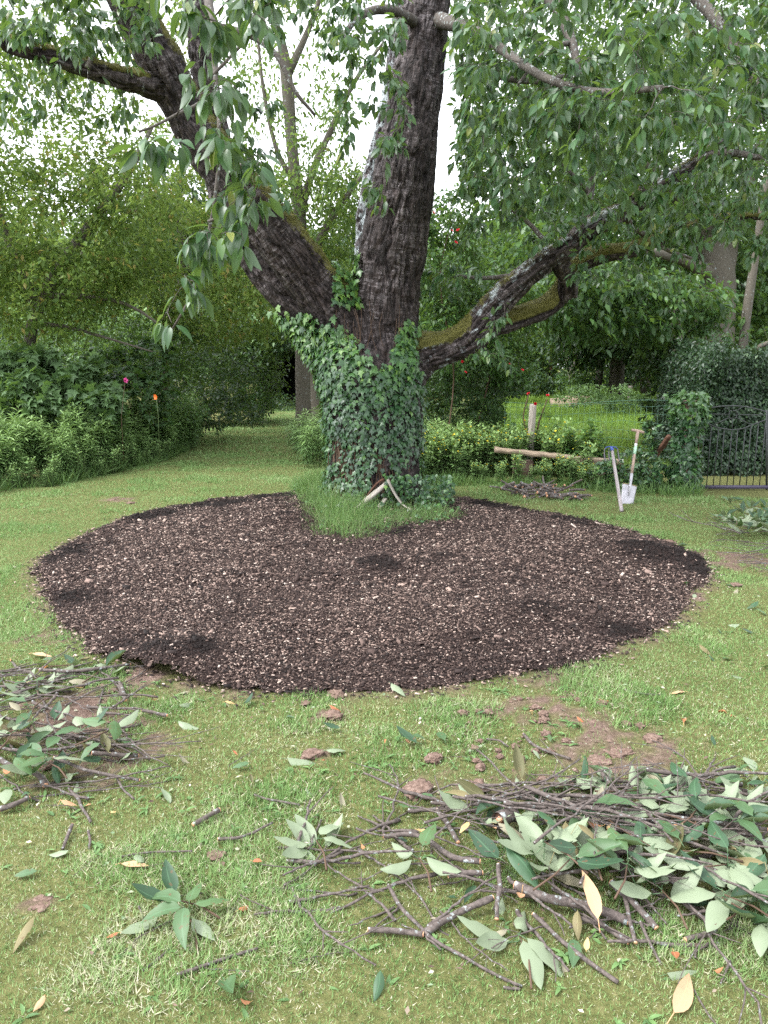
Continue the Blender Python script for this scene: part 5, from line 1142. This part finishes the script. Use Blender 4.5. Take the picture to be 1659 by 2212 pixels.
frk = empty('drag_fork', label='long handled blue headed drag fork standing upside down on its shaft', cat='garden fork'); aim(frk, a_, b_)
tube_o('shaft', [(0, 0, 0), (0, 0, .02), (0, 0, Ls * .5), (0, 0, Ls - .05)], [.019, .022, .0195, .016], M['grey_handle'], frk, 12)
tube_o('ferrule', [(0, 0, Ls - .055), (0, 0, Ls)], [.019, .017], M['blue'], frk, 12)
# crossbar and four tines hooking back down behind the shaft
tube_o('crossbar', [(-.075, .02, Ls - .012), (-.05, .006, Ls + .006), (0, 0, Ls + .01), (.05, .006, Ls + .006), (.075, .02, Ls - .012)], .006, M['blue'], frk, 8)
for x in (-.08, -.028, .028, .08):
    tube_o('tine', [(x * .93, .01, Ls - .008), (x, .035, Ls - .03), (x * 1.04, .05, Ls - .09), (x * 1.06, .05, Ls - .15), (x * 1.02, .035, Ls - .185)], [.006, .006, .0085, .008, .002], M['tine'], frk, 7)

# ------------------------------------------------------------------ debris prototypes
def twig_mesh(name, L_, r, forks, knob=.25, bend=.18, sides=6, seed=0):
    rg = np.random.default_rng(seed); sp = Soup(); n = 14; u = np.linspace(0, 1, n)
    x = L_ * u; bend *= .6; y = L_ * bend * (np.sin(u * rg.uniform(2, 5) + rg.random() * 6) - math.sin(0)) * u * rg.uniform(-1, 1); z = .03 * L_ * np.sin(u * 4 + rg.random() * 6) + r
    P = np.c_[x, y + .012 * L_ * rg.normal(0, 1, n), z]; rad = r * (1 - .55 * u) * (1 + knob * rg.normal(0, .5, n)); soup_tube(sp, P, np.maximum(rad, r * .25), sides, tint=rg.random())
    for q in range(forks):
        i = rg.integers(3, n - 3); a = rg.uniform(.4, 1.0) * rg.choice([-1, 1]); l = L_ * rg.uniform(.15, .45); m = 7; uu = np.linspace(0, 1, m)
        d = nrm(P[i + 1] - P[i]); d2 = np.array([d[0] * math.cos(a) - d[1] * math.sin(a), d[0] * math.sin(a) + d[1] * math.cos(a), rg.uniform(-.05, .25)])
        Q = P[i] + d2 * (uu * l)[:, None]; Q[:, :2] += (.04 * l * np.cumsum(rg.normal(0, .5, (m, 2)), 0)) * uu[:, None]; soup_tube(sp, Q, np.linspace(rad[i] * .7, r * .22, m), 5, tint=rg.random())
    m_ = sp.mesh(name); m_.materials.append(M['cut_bark']); return m_
def cut_end(me_o, x, r): pass
TWG = [twig_mesh('twig', L_, r, f, seed=40 + i) for i, (L_, r, f) in enumerate([(.22, .003, 1), (.3, .0035, 2), (.4, .004, 2), (.5, .0055, 3), (.35, .006, 1), (.6, .005, 4), (.18, .0045, 0), (.14, .006, 0), (.28, .007, 1), (.45, .0075, 2), (.26, .0028, 2), (.7, .006, 4)])]
STUB = [twig_mesh('stick', L_, r, 0, knob=.15, bend=.05, sides=8, seed=90 + i) for i, (L_, r) in enumerate([(.14, .010), (.2, .012), (.11, .014), (.26, .011)])]
CH_ = soup_tube(Soup(), [(0, 0, 0), (.003, 0, 0)], [1, 1], 10).mesh('cut_end'); CH_.materials.append(M['cut_wood'])
def hz(x, y, ctr, h, s):
    return h * math.exp(-(((x - ctr[0]) / s[0]) ** 2 + ((y - ctr[1]) / s[1]) ** 2))
def drop(me_, name, x, y, z, rz, tilt=0, sc=1, label=None, cat=None, group=None, roll=0):
    o = addobj(name, me_); o.location = (x, y, z); o.rotation_euler = (roll, tilt, rz); o.scale = (sc, sc, sc); return tag(o, label, cat, group)
HR = [(G(1250, 1850)[:2], .10, (.62, .34)), (G(1500, 1760)[:2], .08, (.5, .3)), (G(950, 1840)[:2], .05, (.4, .22))]
HL = [(G(130, 1560)[:2], .09, (.62, .3)), (G(120, 1650)[:2], .06, (.5, .2))]
def heapz(x, y):
    return max([hz(x, y, *h) for h in HR + HL])
def pick(polypx, n):
    poly = np.array([G(*p)[:2] for p in polypx]); P = sample_poly(poly, n * 12); return P[rng.permutation(len(P))][:n]
RP = [(640,1830),(800,1760),(980,1730),(1080,1680),(1250,1700),(1500,1690),(1700,1720),(1750,2000),(1560,2040),(1380,2060),(1200,2040),(1000,2060),(820,2070),(700,2040),(640,1960)]
LPX = [(-80,1480),(60,1440),(200,1440),(290,1480),(300,1580),(290,1660),(200,1710),(60,1740),(-80,1700)]
gR = 'twigs of the branch heap at the right front'; gL = 'twigs of the branch heap at the left'
lR = 'lichen speckled cherry twig in the branch heap at the right front'; lL = 'lichen speckled twig in the leafy branch heap at the left'
for (x, y) in pick(RP, 125):
    i = rng.choice(12, p=np.array([1, 1, .8, 1., 2.0, .4, 1.5, 1.8, 2.0, .8, .4, .3]) / 13.0); rz = rng.normal(0, .75) + (math.pi if rng.random() < .5 else 0)
    drop(TWG[i], 'twig', x - .1 * math.cos(rz), y - .1 * math.sin(rz), .006 + heapz(x, y) * rng.random(), rz, rng.normal(0, .07), rng.uniform(.8, 1.15), lR, 'twig', gR)
for (x, y) in pick(LPX, 74):
    i = rng.integers(0, 12); rz = rng.normal(0, .7) + (math.pi if rng.random() < .5 else 0)
    drop(TWG[i], 'twig', x - .15 * math.cos(rz), y - .12 * math.sin(rz), .006 + heapz(x, y) * rng.random(), rz, rng.normal(0, .07), rng.uniform(.8, 1.2), lL, 'twig', gL)
for (x, y) in pick([(100,1700),(600,1640),(1500,1560),(1650,1650),(1650,2150),(900,2150),(300,2100),(40,1850)], 28):
    if soil(np.array([[x, y]]))[0] > 2: continue
    i = int(rng.choice([0, 1, 6, 7, 10, 2])); drop(TWG[i], 'twig', x, y, .008, rng.random() * 6.28, 0, rng.uniform(.45, .85), 'small broken twig lying loose on the open lawn', 'twig', 'loose twigs scattered on the lawn')
for (x, y) in pick([(850,1780),(1080,1700),(1700,1730),(1700,1950),(1200,1980)], 30):
    rz = rng.normal(0, .6); drop(TWG[int(rng.choice([1, 2, 3, 5, 9, 10]))], 'twig', x - .15 * math.cos(rz), y - .15 * math.sin(rz), .03 + heapz(x, y) * rng.uniform(1.1, 1.5), rz, rng.normal(0, .06), rng.uniform(.8, 1.2), 'bare twig lying on top of the leaves of the right front heap', 'twig', 'top twigs of the right front heap')
# hero sticks from end to end
def hero(pts, w0, w1, label, name='branch', ends=True, h=.02, mat='cut_bark', side=10):
    P = np.array([G(x, y, z) for x, y, z in pts]); n = 26; S = spline(P, n); S = S + np.c_[fbm(S * 9, 2, 3) - .5, fbm(S * 9 + 5, 2, 3) - .5, np.zeros(n)] * .02
    r = np.linspace(w0, w1, n) * (1 + .22 * (fbm(S * 30, 2, 8) - .5) * 2); S[:, 2] = np.maximum(S[:, 2], r * .8)
    o = empty(name, tuple(S[0] * [1, 1, 0]), label, 'branch')
    under_root(soup_tube(Soup(), S, r, side, tint=rng.random()).build('wood', M[mat]), o)
    if ends:
        for a, b, rr in ((S[0], S[1], r[0]), (S[-1], S[-2], r[-1])):
            if rr > .006:
                d = nrm(a - b); under_root(soup_tube(Soup(), [a, a + d * .003], [rr * .9, rr * .86], 10).build('cut_face', M['cut_wood']), o)
    return o
def r7(zx, zy): return (829.5 + zx * .5, 1460 + zy * .5)
def r6(zx, zy): return (zx * .5, 1327 + zy * .5)
def hp(*a, f=r7): return [(*f(x, y), z) for x, y, z in a]
hero(hp((570,905,.05),(700,960,.05),(860,990,.04),(1050,1060,.02)), .0155, .013, 'thick lichen blotched branch lying across the front of the right heap')
hero(hp((980,890,.06),(1080,980,.04),(1180,1085,.02)), .012, .010, 'stout lichened stick with a cut brown tip beside the dry tan leaf')
hero(hp((1200,860,.05),(1300,905,.04),(1400,950,.02)), .013, .015, 'grey lichened log end with an orange broken tip in the right heap')
hero(hp((470,955,.05),(330,1020,.03),(160,1110,.015)), .010, .011, 'smooth grey branch forking at the lower left of the right heap')
hero(hp((-60,1095,.02),(60,1100,.02),(165,1112,.02)), .008, .009, 'crooked dark branch reaching out left of the smooth grey branch')
hero(hp((20,905,.03),(80,1000,.03),(200,1125,.02),(380,1240,.015),(600,1340,.01)), .006, .004, 'long thin curved twig sweeping under the star of pale leaves')
hero(hp((640,1030,.03),(780,1160,.02),(1005,1322,.012)), .0065, .006, 'long straight twig pointing to the lower right of the right heap')
hero(hp((500,815,.07),(495,930,.06),(490,1050,.03)), .008, .007, 'lichen covered upright stick at the middle of the right heap')
hero(hp((400,320,.03),(700,560,.11),(1080,640,.12),(1480,775,.1)), .0035, .005, 'very long thin branch arching over the top of the right heap', ends=False)
hero(hp((190,520,.02),(300,470,.05),(470,490,.08),(700,545,.1),(1100,585,.11),(1659,665,.1)), .0035, .007, 'long slender branch running across the right heap to the frame edge')
hero(hp((1480,640,.07),(1600,710,.07),(1750,780,.06)), .013, .015, 'thick grey branch at the right end of the right heap')
hero(hp((1030,920,.05),(1060,1050,.03),(1085,1150,.02)), .007, .006, 'knobbly lichened stick hanging from the stout stick end')
hero(hp((1280,960,.04),(1360,1030,.03),(1430,1100,.02),(1310,1140,.015)), .008, .007, 'hooked lichened twig beneath the orange broken log end')
hero(hp((820,1040,.03),(930,1080,.02),(1050,1150,.015)), .007, .008, 'short mossy stick below the dry tan leaf')
hero(hp((1110,1060,.03),(1150,1150,.02),(1195,1240,.01)), .005, .004, 'thin lichened stick below the knobbly stick')
hero(hp((230,580,.03),(270,640,.03),(320,720,.03)), .009, .008, 'short pale barked stick at the top left of the right heap')
hero(hp((350,460,.03),(440,560,.05),(445,640,.06)), .004, .003, 'thin forked upright twig above the hollow stub', ends=False)
hero(hp((1000,560,.12),(1080,440,.12),(1160,385,.08)), .004, .003, 'bare twig rising out of the top of the right heap', ends=False)
hero(hp((280,860,.04),(350,850,.05),(430,850,.05)), .010, .009, 'stubby olive stick end in the left part of the right heap')
hero(hp((0,690,.03),(150,690,.05),(300,780,.06),(420,800,.06)), .008, .010, 'lichened branch crossing the left part of the right heap')
hero(hp((520,1340,.012),(590,1350,.01)), .004, .004, 'tiny twig at the front of the right heap')
hero(hp((770,1560,.02),(1000,1480,.015),(1120,1450,.02),f=r6), .005, .004, 'pale twig behind the folded leaf in the front lawn')
hero(hp((840,910,.012),(950,845,.02),f=r6), .009, .010, 'short thick lichened stick alone in the middle lawn')
hero(hp((940,975,.012),(1040,965,.012),(1180,900,.02),f=r6), .006, .004, 'dark olive stick just below the short thick lichened stick')
hero(hp((520,1045,.012),(660,1025,.015),(830,1022,.02),f=r6), .004, .003, 'thin straight dark stick in the centre left lawn')
hero(hp((270,1010,.012),(310,910,.02),f=r6), .006, .007, 'short grey stick standing out left of the centre lawn')
hero(hp((380,935,.012),(390,1015,.01),f=r6), .005, .004, 'small pale twig beside the short grey stick')
hero(hp((620,1545,.01),(690,1490,.012),(740,1440,.01),f=r6), .004, .003, 'pale twig pointing up at the front left of the lawn')
hero(hp((1100,780,.012),(1190,800,.015),(1290,820,.01),f=r6), .004, .005, 'pale lichened twig left of the brown soil patch')
hero(hp((610,415,.02),(720,435,.02),f=r6), .008, .008, 'pale stripped stick right of the left heap')
hero(hp((400,600,.05),(500,605,.04),(600,612,.02),f=r6), .009, .009, 'dark stick with pale cut end at the right of the left heap')
hero(hp((-40,600,.06),(60,660,.06),(160,690,.04),(200,740,.02),f=r6), .010, .012, 'lichened branch at the lower left of the left heap')
hero(hp((240,620,.06),(400,680,.05),(600,715,.02),f=r6), .007, .006, 'long lichened branch along the front of the left heap')
hero(hp((-40,570,.06),(160,590,.08),(420,560,.07),(560,570,.04),(650,630,.02),f=r6), .007, .004, 'curved thin branch over the right side of the left heap')
hero(hp((300,750,.02),(345,810,.015),(390,900,.01),f=r6), .006, .005, 'broken twig trailing off the front of the left heap')
hero(hp((500,700,.02),(530,760,.015),(575,800,.01),f=r6), .005, .004, 'forked lichened twig in front of the left heap')
hero(hp((515,295,.03),(530,330,.03),(540,370,.02),f=r6), .010, .010, 'upright stub at the back right of the left heap')
hero(hp((0,840,.02),(60,820,.03),(120,790,.03),f=r6), .011, .009, 'mossy yellow-green stick at the left frame edge')
hero(hp((170,240,.05),(330,245,.06),(560,215,.03),f=r6), .009, .008, 'dark stick across the back of the left heap')
hero([(1130,1585,.01),(1150,1605,.015),(1190,1625,.02),(1230,1640,.02)], .007, .005, 'curved white lichened twig among the soil crumbs')
hero([(1350,1490,.01),(1400,1500,.015),(1440,1500,.012)], .005, .004, 'mossy stick on the lawn right of the bed edge')
hero([(1050,1597,.012),(1080,1600,.015),(1100,1612,.012)], .005, .004, 'small grey twig on the soil scuffs')
hero([(1160,1370,.04),(1200,1365,.05)], .004, .004, 'thin root end lying on the mulch')
# hollow stub with red core
stb = empty('branch_stub', tuple(G(*r7(500, 640)) * [1, 1, 0]), 'hollow barked branch stub with a reddish core facing the camera', 'branch')
A_ = G(*r7(492, 625), .09); B_ = G(*r7(545, 640), .10) + np.array([.03, .10, -.02])
under_root(soup_tube(Soup(), [A_, A_ * .5 + B_ * .5, B_], [.028, .027, .024], 14, cap=False).build('bark', M['cut_bark']), stb)
under_root(soup_tube(Soup(), [A_ + (B_ - A_) * .12, B_], [.024, .02], 14).build('pith', M['brown_wood']), stb)
under_root(soup_tube(Soup(), [A_ + (B_ - A_) * .05, A_ + (B_ - A_) * .4], [.011, .012], 10).build('core', M['cut_wood']), stb)

# ------------------------------------------------------------------ fallen leaves and sprigs
def leafmesh(name, w, fold, curl, mat, L_=.12, seed=0, rows=7):
    rg = np.random.default_rng(seed); t = leaf_t(w, rows, fold, curl, .78, .012); sp = Soup()
    V = t.V.copy(); tw = rg.uniform(-.5, .5); 
    ang = tw * V[:, 1]; x, z = V[:, 0].copy(), V[:, 2].copy(); V[:, 0] = x * np.cos(ang) - z * np.sin(ang); V[:, 2] = x * np.sin(ang) + z * np.cos(ang)
    V[:, 0] += rg.uniform(-.12, .12) * V[:, 1] ** 2; V[:, 2] += .20 * (fbm(np.c_[V[:, :2] * 3.1 + seed * 5, V[:, :1] * 0], 3, seed) - .5) * (.3 + np.abs(x) * 3); V *= L_; V[:, 2] -= V[:, 2].min()
    sp.raw(V, t.loops, t.st, t.tot, np.full(len(V), rg.random()), t.luv)
    u = np.linspace(0, 1, 5); soup_tube(sp, np.c_[u * 0 + .01 * u * L_, -u * .22 * L_, u * 0 + .004 + (V[0, 2]) * (1 - u)], .0011, 4, 1.0)
    m = sp.mesh(name); m.materials.append(mat); return m
CL = [leafmesh('leaf', w, f, c, M['cut_leaf'], .122, i, 9) for i, (w, f, c) in enumerate([(.42, .2, -.3), (.40, .6, -.35), (.42, .35, .4), (.38, 1.0, -.25), (.42, -.3, .3), (.40, -.7, .5), (.34, 1.6, -.2), (.42, .2, .15)])]
CL += [leafmesh('leaf', w, f, c, M['wilted_leaf'], .112, 70 + i, 9) for i, (w, f, c) in enumerate([(.36, 1.1, -.5), (.38, -.9, .6)])]
DL = [leafmesh('leaf', w, f, c, M['dry_leaf'], .08, 30 + i) for i, (w, f, c) in enumerate([(.45, .9, -.4), (.5, -.6, .5), (.4, 1.3, .2), (.5, .3, -.5)])]
def put_leaf(m, x, y, z, rz, flip, sc, label, group, cat='leaf', rx=0, ry=0):
    o = addobj('leaf', m); o.location = (x, y, z + (.012 if flip else 0)); o.rotation_euler = (rx + (math.pi if flip else 0), ry, rz); o.scale = (sc,) * 3; tag(o, label, cat, group); return o
for (x, y) in pick([(1000,1760),(1080,1690),(1250,1690),(1500,1680),(1720,1710),(1750,1960),(1560,1960),(1300,1900),(1120,1930),(1000,1880)], 105):
    put_leaf(CL[rng.integers(0, 10)], x, y, .015 + heapz(x, y) * rng.uniform(.6, 1.25), rng.random() * 6.28, rng.random() < .68, rng.uniform(.75, 1.2), 'wilting cut cherry leaf on the right front branch heap', 'cut leaves on the right front heap', rx=rng.normal(0, .3), ry=rng.normal(0, .4))
for (x, y) in pick(LPX, 40):
    put_leaf(CL[rng.integers(0, 10)], x, y, .012 + heapz(x, y) * rng.uniform(.5, 1.2), rng.random() * 6.28, rng.random() < .6, rng.uniform(.7, 1.15), 'wilting cut cherry leaf on the left branch heap', 'cut leaves on the left heap', rx=rng.normal(0, .3), ry=rng.normal(0, .3))
for (x, y) in pick([(0,1400),(600,1510),(1300,1480),(1650,1300),(1659,1680),(1659,2200),(0,2200),(0,1800)], 60):
    put_leaf(CL[rng.integers(0, 10)], x, y, .012, rng.random() * 6.28, rng.random() < .5, rng.uniform(.35, .8), 'small green cut leaf lying loose on the lawn', 'loose green leaves on the lawn', rx=rng.normal(0, .15), ry=rng.normal(0, .15))
for (x, y) in pick([(0,1400),(600,1530),(1300,1500),(1659,1500),(1659,2180),(0,2180)], 42):
    put_leaf(DL[rng.integers(0, 4)], x, y, .012 + heapz(x, y), rng.random() * 6.28, rng.random() < .5, rng.uniform(.3, .75), 'curled orange brown dead leaf on the front lawn', 'dead leaves on the front lawn', 'dead leaf')
def hleaf(px, py, z, rz, flip, sc, m, label, cat='leaf', rx=0, ry=0):
    p = G(px, py, z); put_leaf(m, p[0], p[1], z, rz, flip, sc, label, None, cat, rx, ry)
TANM = [leafmesh('leaf', .3, .25, .1, M['dry_leaf'], .13, 60)]; 
for d_ in TANM[0].attributes['tint'].data: d_.value = .82
hleaf(1290, 1990, .06, 2.95 + 3.3, False, 1.15, TANM[0], 'large flat tan dead leaf lying over the right heap front', 'dead leaf', rx=.5)
hleaf(1450, 2195, .01, -.75, False, 1.25, TANM[0], 'curled tan dead leaf alone near the lower right corner', 'dead leaf', ry=.4)
hleaf(1605, 1640, .015, .4, True, 1.1, CL[0], 'broad pale leaf face down on the lawn right of the soil patch')
hleaf(485, 2120, .02, -2.7, False, 1.1, CL[3], 'folded leaf with white edges near the front of the lawn', rx=.3)
hleaf(340, 1980, .02, -.9, True, .95, CL[7], 'narrow pale leaf with reddish stalk left of the dark sprig')
hleaf(900, 1605, .03, .9, False, 1., CL[1], 'half folded dark leaf showing a white edge on the lawn behind the soil')
hleaf(960, 1605, .015, .3, False, .85, CL[7], 'flat dark leaf right of the half folded leaf')
hleaf(1010, 1618, .015, 1.8, True, .7, CL[4], 'small pale leaf right of the flat dark leaf')
hleaf(620, 1642, .012, 1.6, True, 1, CL[6], 'pale rolled leaf in the middle of the lawn')
hleaf(385, 1562, .012, 1.2, True, .9, CL[3], 'pale rolled leaf right of the left heap')
hleaf(845, 1480, .03, .6, True, .9, CL[1], 'pale leaf resting on the front edge of the mulch')
hleaf(890, 1600, .012, -1.5, False, .5, CL[2], 'small dark leaf beside the half folded leaf')
hleaf(70, 1415, .012, -1.9, False, .95, TANM[0], 'yellow fallen leaf on the lawn at the far left', 'dead leaf')
hleaf(1480, 1497, .012, 1.7, False, .7, TANM[0], 'orange fallen leaf on the lawn at the right', 'dead leaf')
hleaf(262, 1870, .012, -1.7, False, .7, TANM[0], 'pale buff dead leaf left of the small twig', 'dead leaf')
hleaf(1440, 2110, .012, 1.9, True, .9, CL[6], 'rolled pale green leaf at the lower right lawn')
def sprig(px, py, z, rz, nl, flip, sc, label, group=None, fan=2.6, pitch=.15, dark=False, arr=None):
    p = G(px, py, z); rt = empty('leafy_sprig', tuple(p), label, 'leafy sprig', group); rt.rotation_euler = (0, 0, rz)
    soup_tube(Soup(), [(0, -.16 * sc, .0), (0.01, -.08 * sc, .006), (0, 0, .004)], [.0035, .003, .002], 6, .6).build('twig', M['brown_stem'], rt)
    for q in range(nl):
        a = (q / max(1, nl - 1) - .5) * fan * 2 + rng.normal(0, .12) if arr is None else arr[q]
        o = addobj('leaf', CL[rng.integers(0, 8) if not dark else int(rng.choice([1, 2, 4]))], None, rt); s_ = sc * rng.uniform(.85, 1.15); o.scale = (s_,) * 3
        o.location = (.025 * math.sin(a), .025 * math.cos(a), .004 + .012 * q / nl); o.rotation_euler = ((math.pi if (rng.random() < flip) else 0) * 1.0 + 0, rng.normal(0, .12), -a)
        o.rotation_euler = Matrix.Rotation(-a, 3, 'Z').to_4x4().to_euler(); 
        m_ = Matrix.Rotation(-a, 4, 'Z') @ Matrix.Rotation(pitch + rng.normal(0, .12), 4, 'X') @ (Matrix.Rotation(math.pi, 4, 'Y') if rng.random() < flip else Matrix.Identity(4)) @ Matrix.Rotation(rng.normal(0, .15), 4, 'Y')
        o.rotation_euler = m_.to_euler()
    return rt
sprig(*r7(585, 1130), .03, 0, 6, 1, 1.15, 'star of six pale undersided leaves fallen at the front of the right heap', arr=[-1.15, -.25, .35, 2.9, 2.3, -2.4 + .5], pitch=.06)
sprig(*r6(1365, 980), .04, .3, 7, 1, 1.0, 'pale leafy sprig at the left tip of the right heap', fan=1.9)
sprig(*r6(815, 1310), .015, .4, 6, .25, .92, 'dark leafy sprig alone on the front lawn', fan=2.6, dark=True)
sprig(*r6(770, 1240), .03, 1.1, 2, .1, 1.0, 'pair of dark leaves above the lone sprig', fan=.5, dark=True)
sprig(*r7(150, 790), .07, .2, 4, .9, 1.0, 'hanging pale sprig in the left part of the right heap', fan=2)
sprig(*r7(690, 720), .13, .6, 6, .9, 1.15, 'large pale leaf cluster above the middle of the right heap', fan=1.8)
sprig(*r7(800, 800), .12, -.8, 5, .7, 1.2, 'broad grey green leaf cluster in the middle of the right heap', fan=1.5)
sprig(*r7(1200, 930), .08, .1, 4, .8, 1.0, 'pale sprig just left of the orange broken log end', fan=1.2)
gs = 'leafy sprigs spread over the right front heap'; ls = 'wilted leafy sprig in the right part of the front branch heap'
for (zx, zy) in [(1200,600),(1290,760),(1400,700),(1500,640),(1600,700),(1480,820),(1580,880),(1620,960),(1350,580),(1420,540),(1540,560),(1000,450),(1100,500),(1150,740),(900,620),(1640,820),(1300,500),(860,740),(1050,820),(1560,1000),(1640,1060),(1470,950)]:
    x_, y_ = r7(zx, zy); g_ = G(x_, y_); sprig(x_, y_, .03 + heapz(g_[0], g_[1]) * 1.05, rng.random() * 6.28, int(rng.integers(4, 8)), .66, rng.uniform(.85, 1.15), ls, gs, fan=rng.uniform(1, 2.4))
gs = 'leafy sprigs in the left branch heap'; ls = 'wilted leafy sprig in the left branch heap'
for (zx, zy) in [(440,240),(330,220),(50,520),(200,640),(350,500),(130,440),(480,500),(-20,520),(160,330),(60,660)]:
    x_, y_ = r6(zx, zy); g_ = G(x_, y_); sprig(x_, y_, .03 + heapz(g_[0], g_[1]), rng.random() * 6.28, int(rng.integers(3, 6)), .6, rng.uniform(.85, 1.1), ls, gs, fan=rng.uniform(1, 2.4))
gs = 'cut sprigs heaped at the right frame edge'; ls = 'cut sprig in the leafy heap at the right frame edge'
for q in range(22):
    x_, y_ = rng.uniform(1545, 1720), rng.uniform(1088, 1150); sprig(x_, y_, rng.uniform(.02, .16), rng.random() * 6.28, 5, .5, rng.uniform(.9, 1.2), ls, gs, fan=2.2, pitch=.35)
for (x, y) in pick([(1560,1140),(1720,1130),(1740,1260),(1600,1200)], 34):
    drop(TWG[rng.integers(0, 12)], 'twig', x, y, .01 + .05 * rng.random(), rng.normal(0, .6) + 3.1, rng.normal(0, .1), rng.uniform(.7, 1.1), 'bare twig in the brush heap at the right frame edge', 'twig', 'twigs of the brush heap at the right frame edge')
for (x, y) in pick([(1330,1150),(1440,1160),(1659,1260),(1659,1400),(1540,1340)], 22):
    put_leaf(CL[rng.integers(0, 10)], x, y, .012, rng.random() * 6.28, rng.random() < .7, rng.uniform(.5, .9), 'loose cut leaf on the lawn right of the mulch bed', 'loose leaves right of the mulch bed')

# ------------------------------------------------------------------ short sawn offcuts by the far bed edge
OFF = []
for i in range(4):
    r = [.012, .015, .022, .013][i]; L_ = [.16, .2, .22, .3][i]; o_ = soup_tube(Soup(), [(0, 0, 0), (L_ * .5, .01, .006), (L_, 0, 0)], [r, r * .95, r * .9], 8, cap=False).mesh('bark'); o_.materials.append(M['cut_bark'])
    e1 = soup_tube(Soup(), [(-.001, 0, 0), (.002, 0, 0)], [r, r], 8).mesh('cut_face'); e1.materials.append(M['cut_wood'])
    e2 = soup_tube(Soup(), [(L_ - .002, 0, 0), (L_ + .001, 0, 0)], [r * .9, r * .9], 8).mesh('cut_face'); e2.materials.append(M['cut_wood']); OFF.append((o_, e1, e2, r))
for (x, y) in pick([(1062,1060),(1120,1050),(1200,1056),(1258,1076),(1230,1086),(1130,1078)], 75):
    o_, e1, e2, r = OFF[rng.integers(0, 4)]; rt = empty('offcut', (x, y, r + .055 * rng.random() ** 1.5), 'short sawn branch offcut in the low pile behind the mulch bed', 'offcut', 'sawn offcuts piled behind the mulch bed')
    rt.rotation_euler = (0, rng.normal(0, .25), rng.normal(0, .8) + (3.14 if rng.random() < .5 else 0)); addobj('bark', o_, None, rt); addobj('cut_face', e1, None, rt); addobj('cut_face', e2, None, rt)

# ------------------------------------------------------------------ soil clods
k = NT('clod'); g = k.n('NewGeometry').outputs['Position']; n1 = k.noise(g, 60, 5, .7); M['clod'] = k.done(k.bsdf(k.ramp(n1, [(.3, (.09, .058, .045)), (.5, (.165, .112, .088)), (.7, (.27, .195, .16))]), .95, .1, n1, 1, .01))
def clod_mesh(seed):
    import bmesh
    b = bmesh.new(); bmesh.ops.create_icosphere(b, subdivisions=4, radius=1); V = np.array([v.co[:] for v in b.verts]); d = .65 + 1.1 * (fbm(V * 1.9 + seed * 9, 4, seed) - .35) + .45 * (fbm(V * 6 + seed, 3, seed) - .5)
    for v, q in zip(b.verts, V * d[:, None] * [1, .85, .5]): v.co = q
    m = bpy.data.meshes.new('clod'); b.to_mesh(m); b.free(); m.materials.append(M['clod']); m.polygons.foreach_set('use_smooth', np.ones(len(m.polygons), bool)); return m
CM = [clod_mesh(i + 1) for i in range(5)]
def clod(px, py, r, label, group=None, name='soil_clod'):
    p = G(px, py); o = addobj(name, CM[rng.integers(0, 5)]); o.location = (p[0], p[1], r * .1); o.scale = (r * rng.uniform(.8, 1.3), r, r * rng.uniform(.45, .8)); o.rotation_euler = (0, 0, rng.random() * 6.28); return tag(o, label, 'soil clod', group)
for (x, y, r, l) in [(1295,1648,.06,'large lumpy clod at the top of the soil scuffs'),(1330,1632,.055,'rounded clod right of the largest lump'),(1280,1565,.045,'dark crumbly clod on the scuffed lawn'),(676,1632,.05,'flat round clod alone in the middle lawn'),(905,1710,.075,'smeared flat soil lump left of the right heap'),(1030,1705,.06,'soil lump at the top of the right heap'),(85,1960,.05,'pinkish clod alone at the lower left lawn'),(465,1850,.04,'root matted clod in the centre left lawn'),(935,1640,.05,'knobbly clod left of the soil scuffs'),(720,1548,.06,'flattened soil smear on the lawn below the mulch'),(725,1500,.055,'clod at the front edge of the mulch'),(1590,1265,.06,'brown lump on the lawn right of the mulch bed'),(1410,1600,.055,'earthy root clump right of the soil scuffs'),(1440,1172,.07,'dark clod at the right rear mulch edge'),(245,1082,.06,'dark clod on the lawn behind the left mulch edge'),(282,1088,.07,'light brown flattened clod behind the left mulch edge'),(660,1520,.035,'small clod below the mulch edge')]:
    clod(x, y, r, l)
for (x, y) in pick([(1000,1540),(1200,1490),(1420,1540),(1430,1640),(1300,1690),(1080,1690),(980,1640)], 120):
    o = addobj('soil_clod', CM[rng.integers(0, 5)]); r = .006 + .028 * rng.random() ** 3; o.location = (x, y, r * .2); o.scale = (r, r, r); o.rotation_euler = (0, 0, rng.random() * 6); tag(o, 'small brown crumb of soil on the scuffed lawn front right of the bed', 'soil clod', 'soil crumbs front right of the mulch bed')
for (x, y) in pick([(20,1490),(240,1470),(300,1500),(280,1640),(60,1680)], 40):
    o = addobj('soil_clod', CM[rng.integers(0, 5)]); r = .008 + .03 * rng.random() ** 2; o.location = (x, y, r * .3); o.scale = (r, r, r); tag(o, 'brown crumb of soil among the left branch heap', 'soil clod', 'soil crumbs in the left heap')
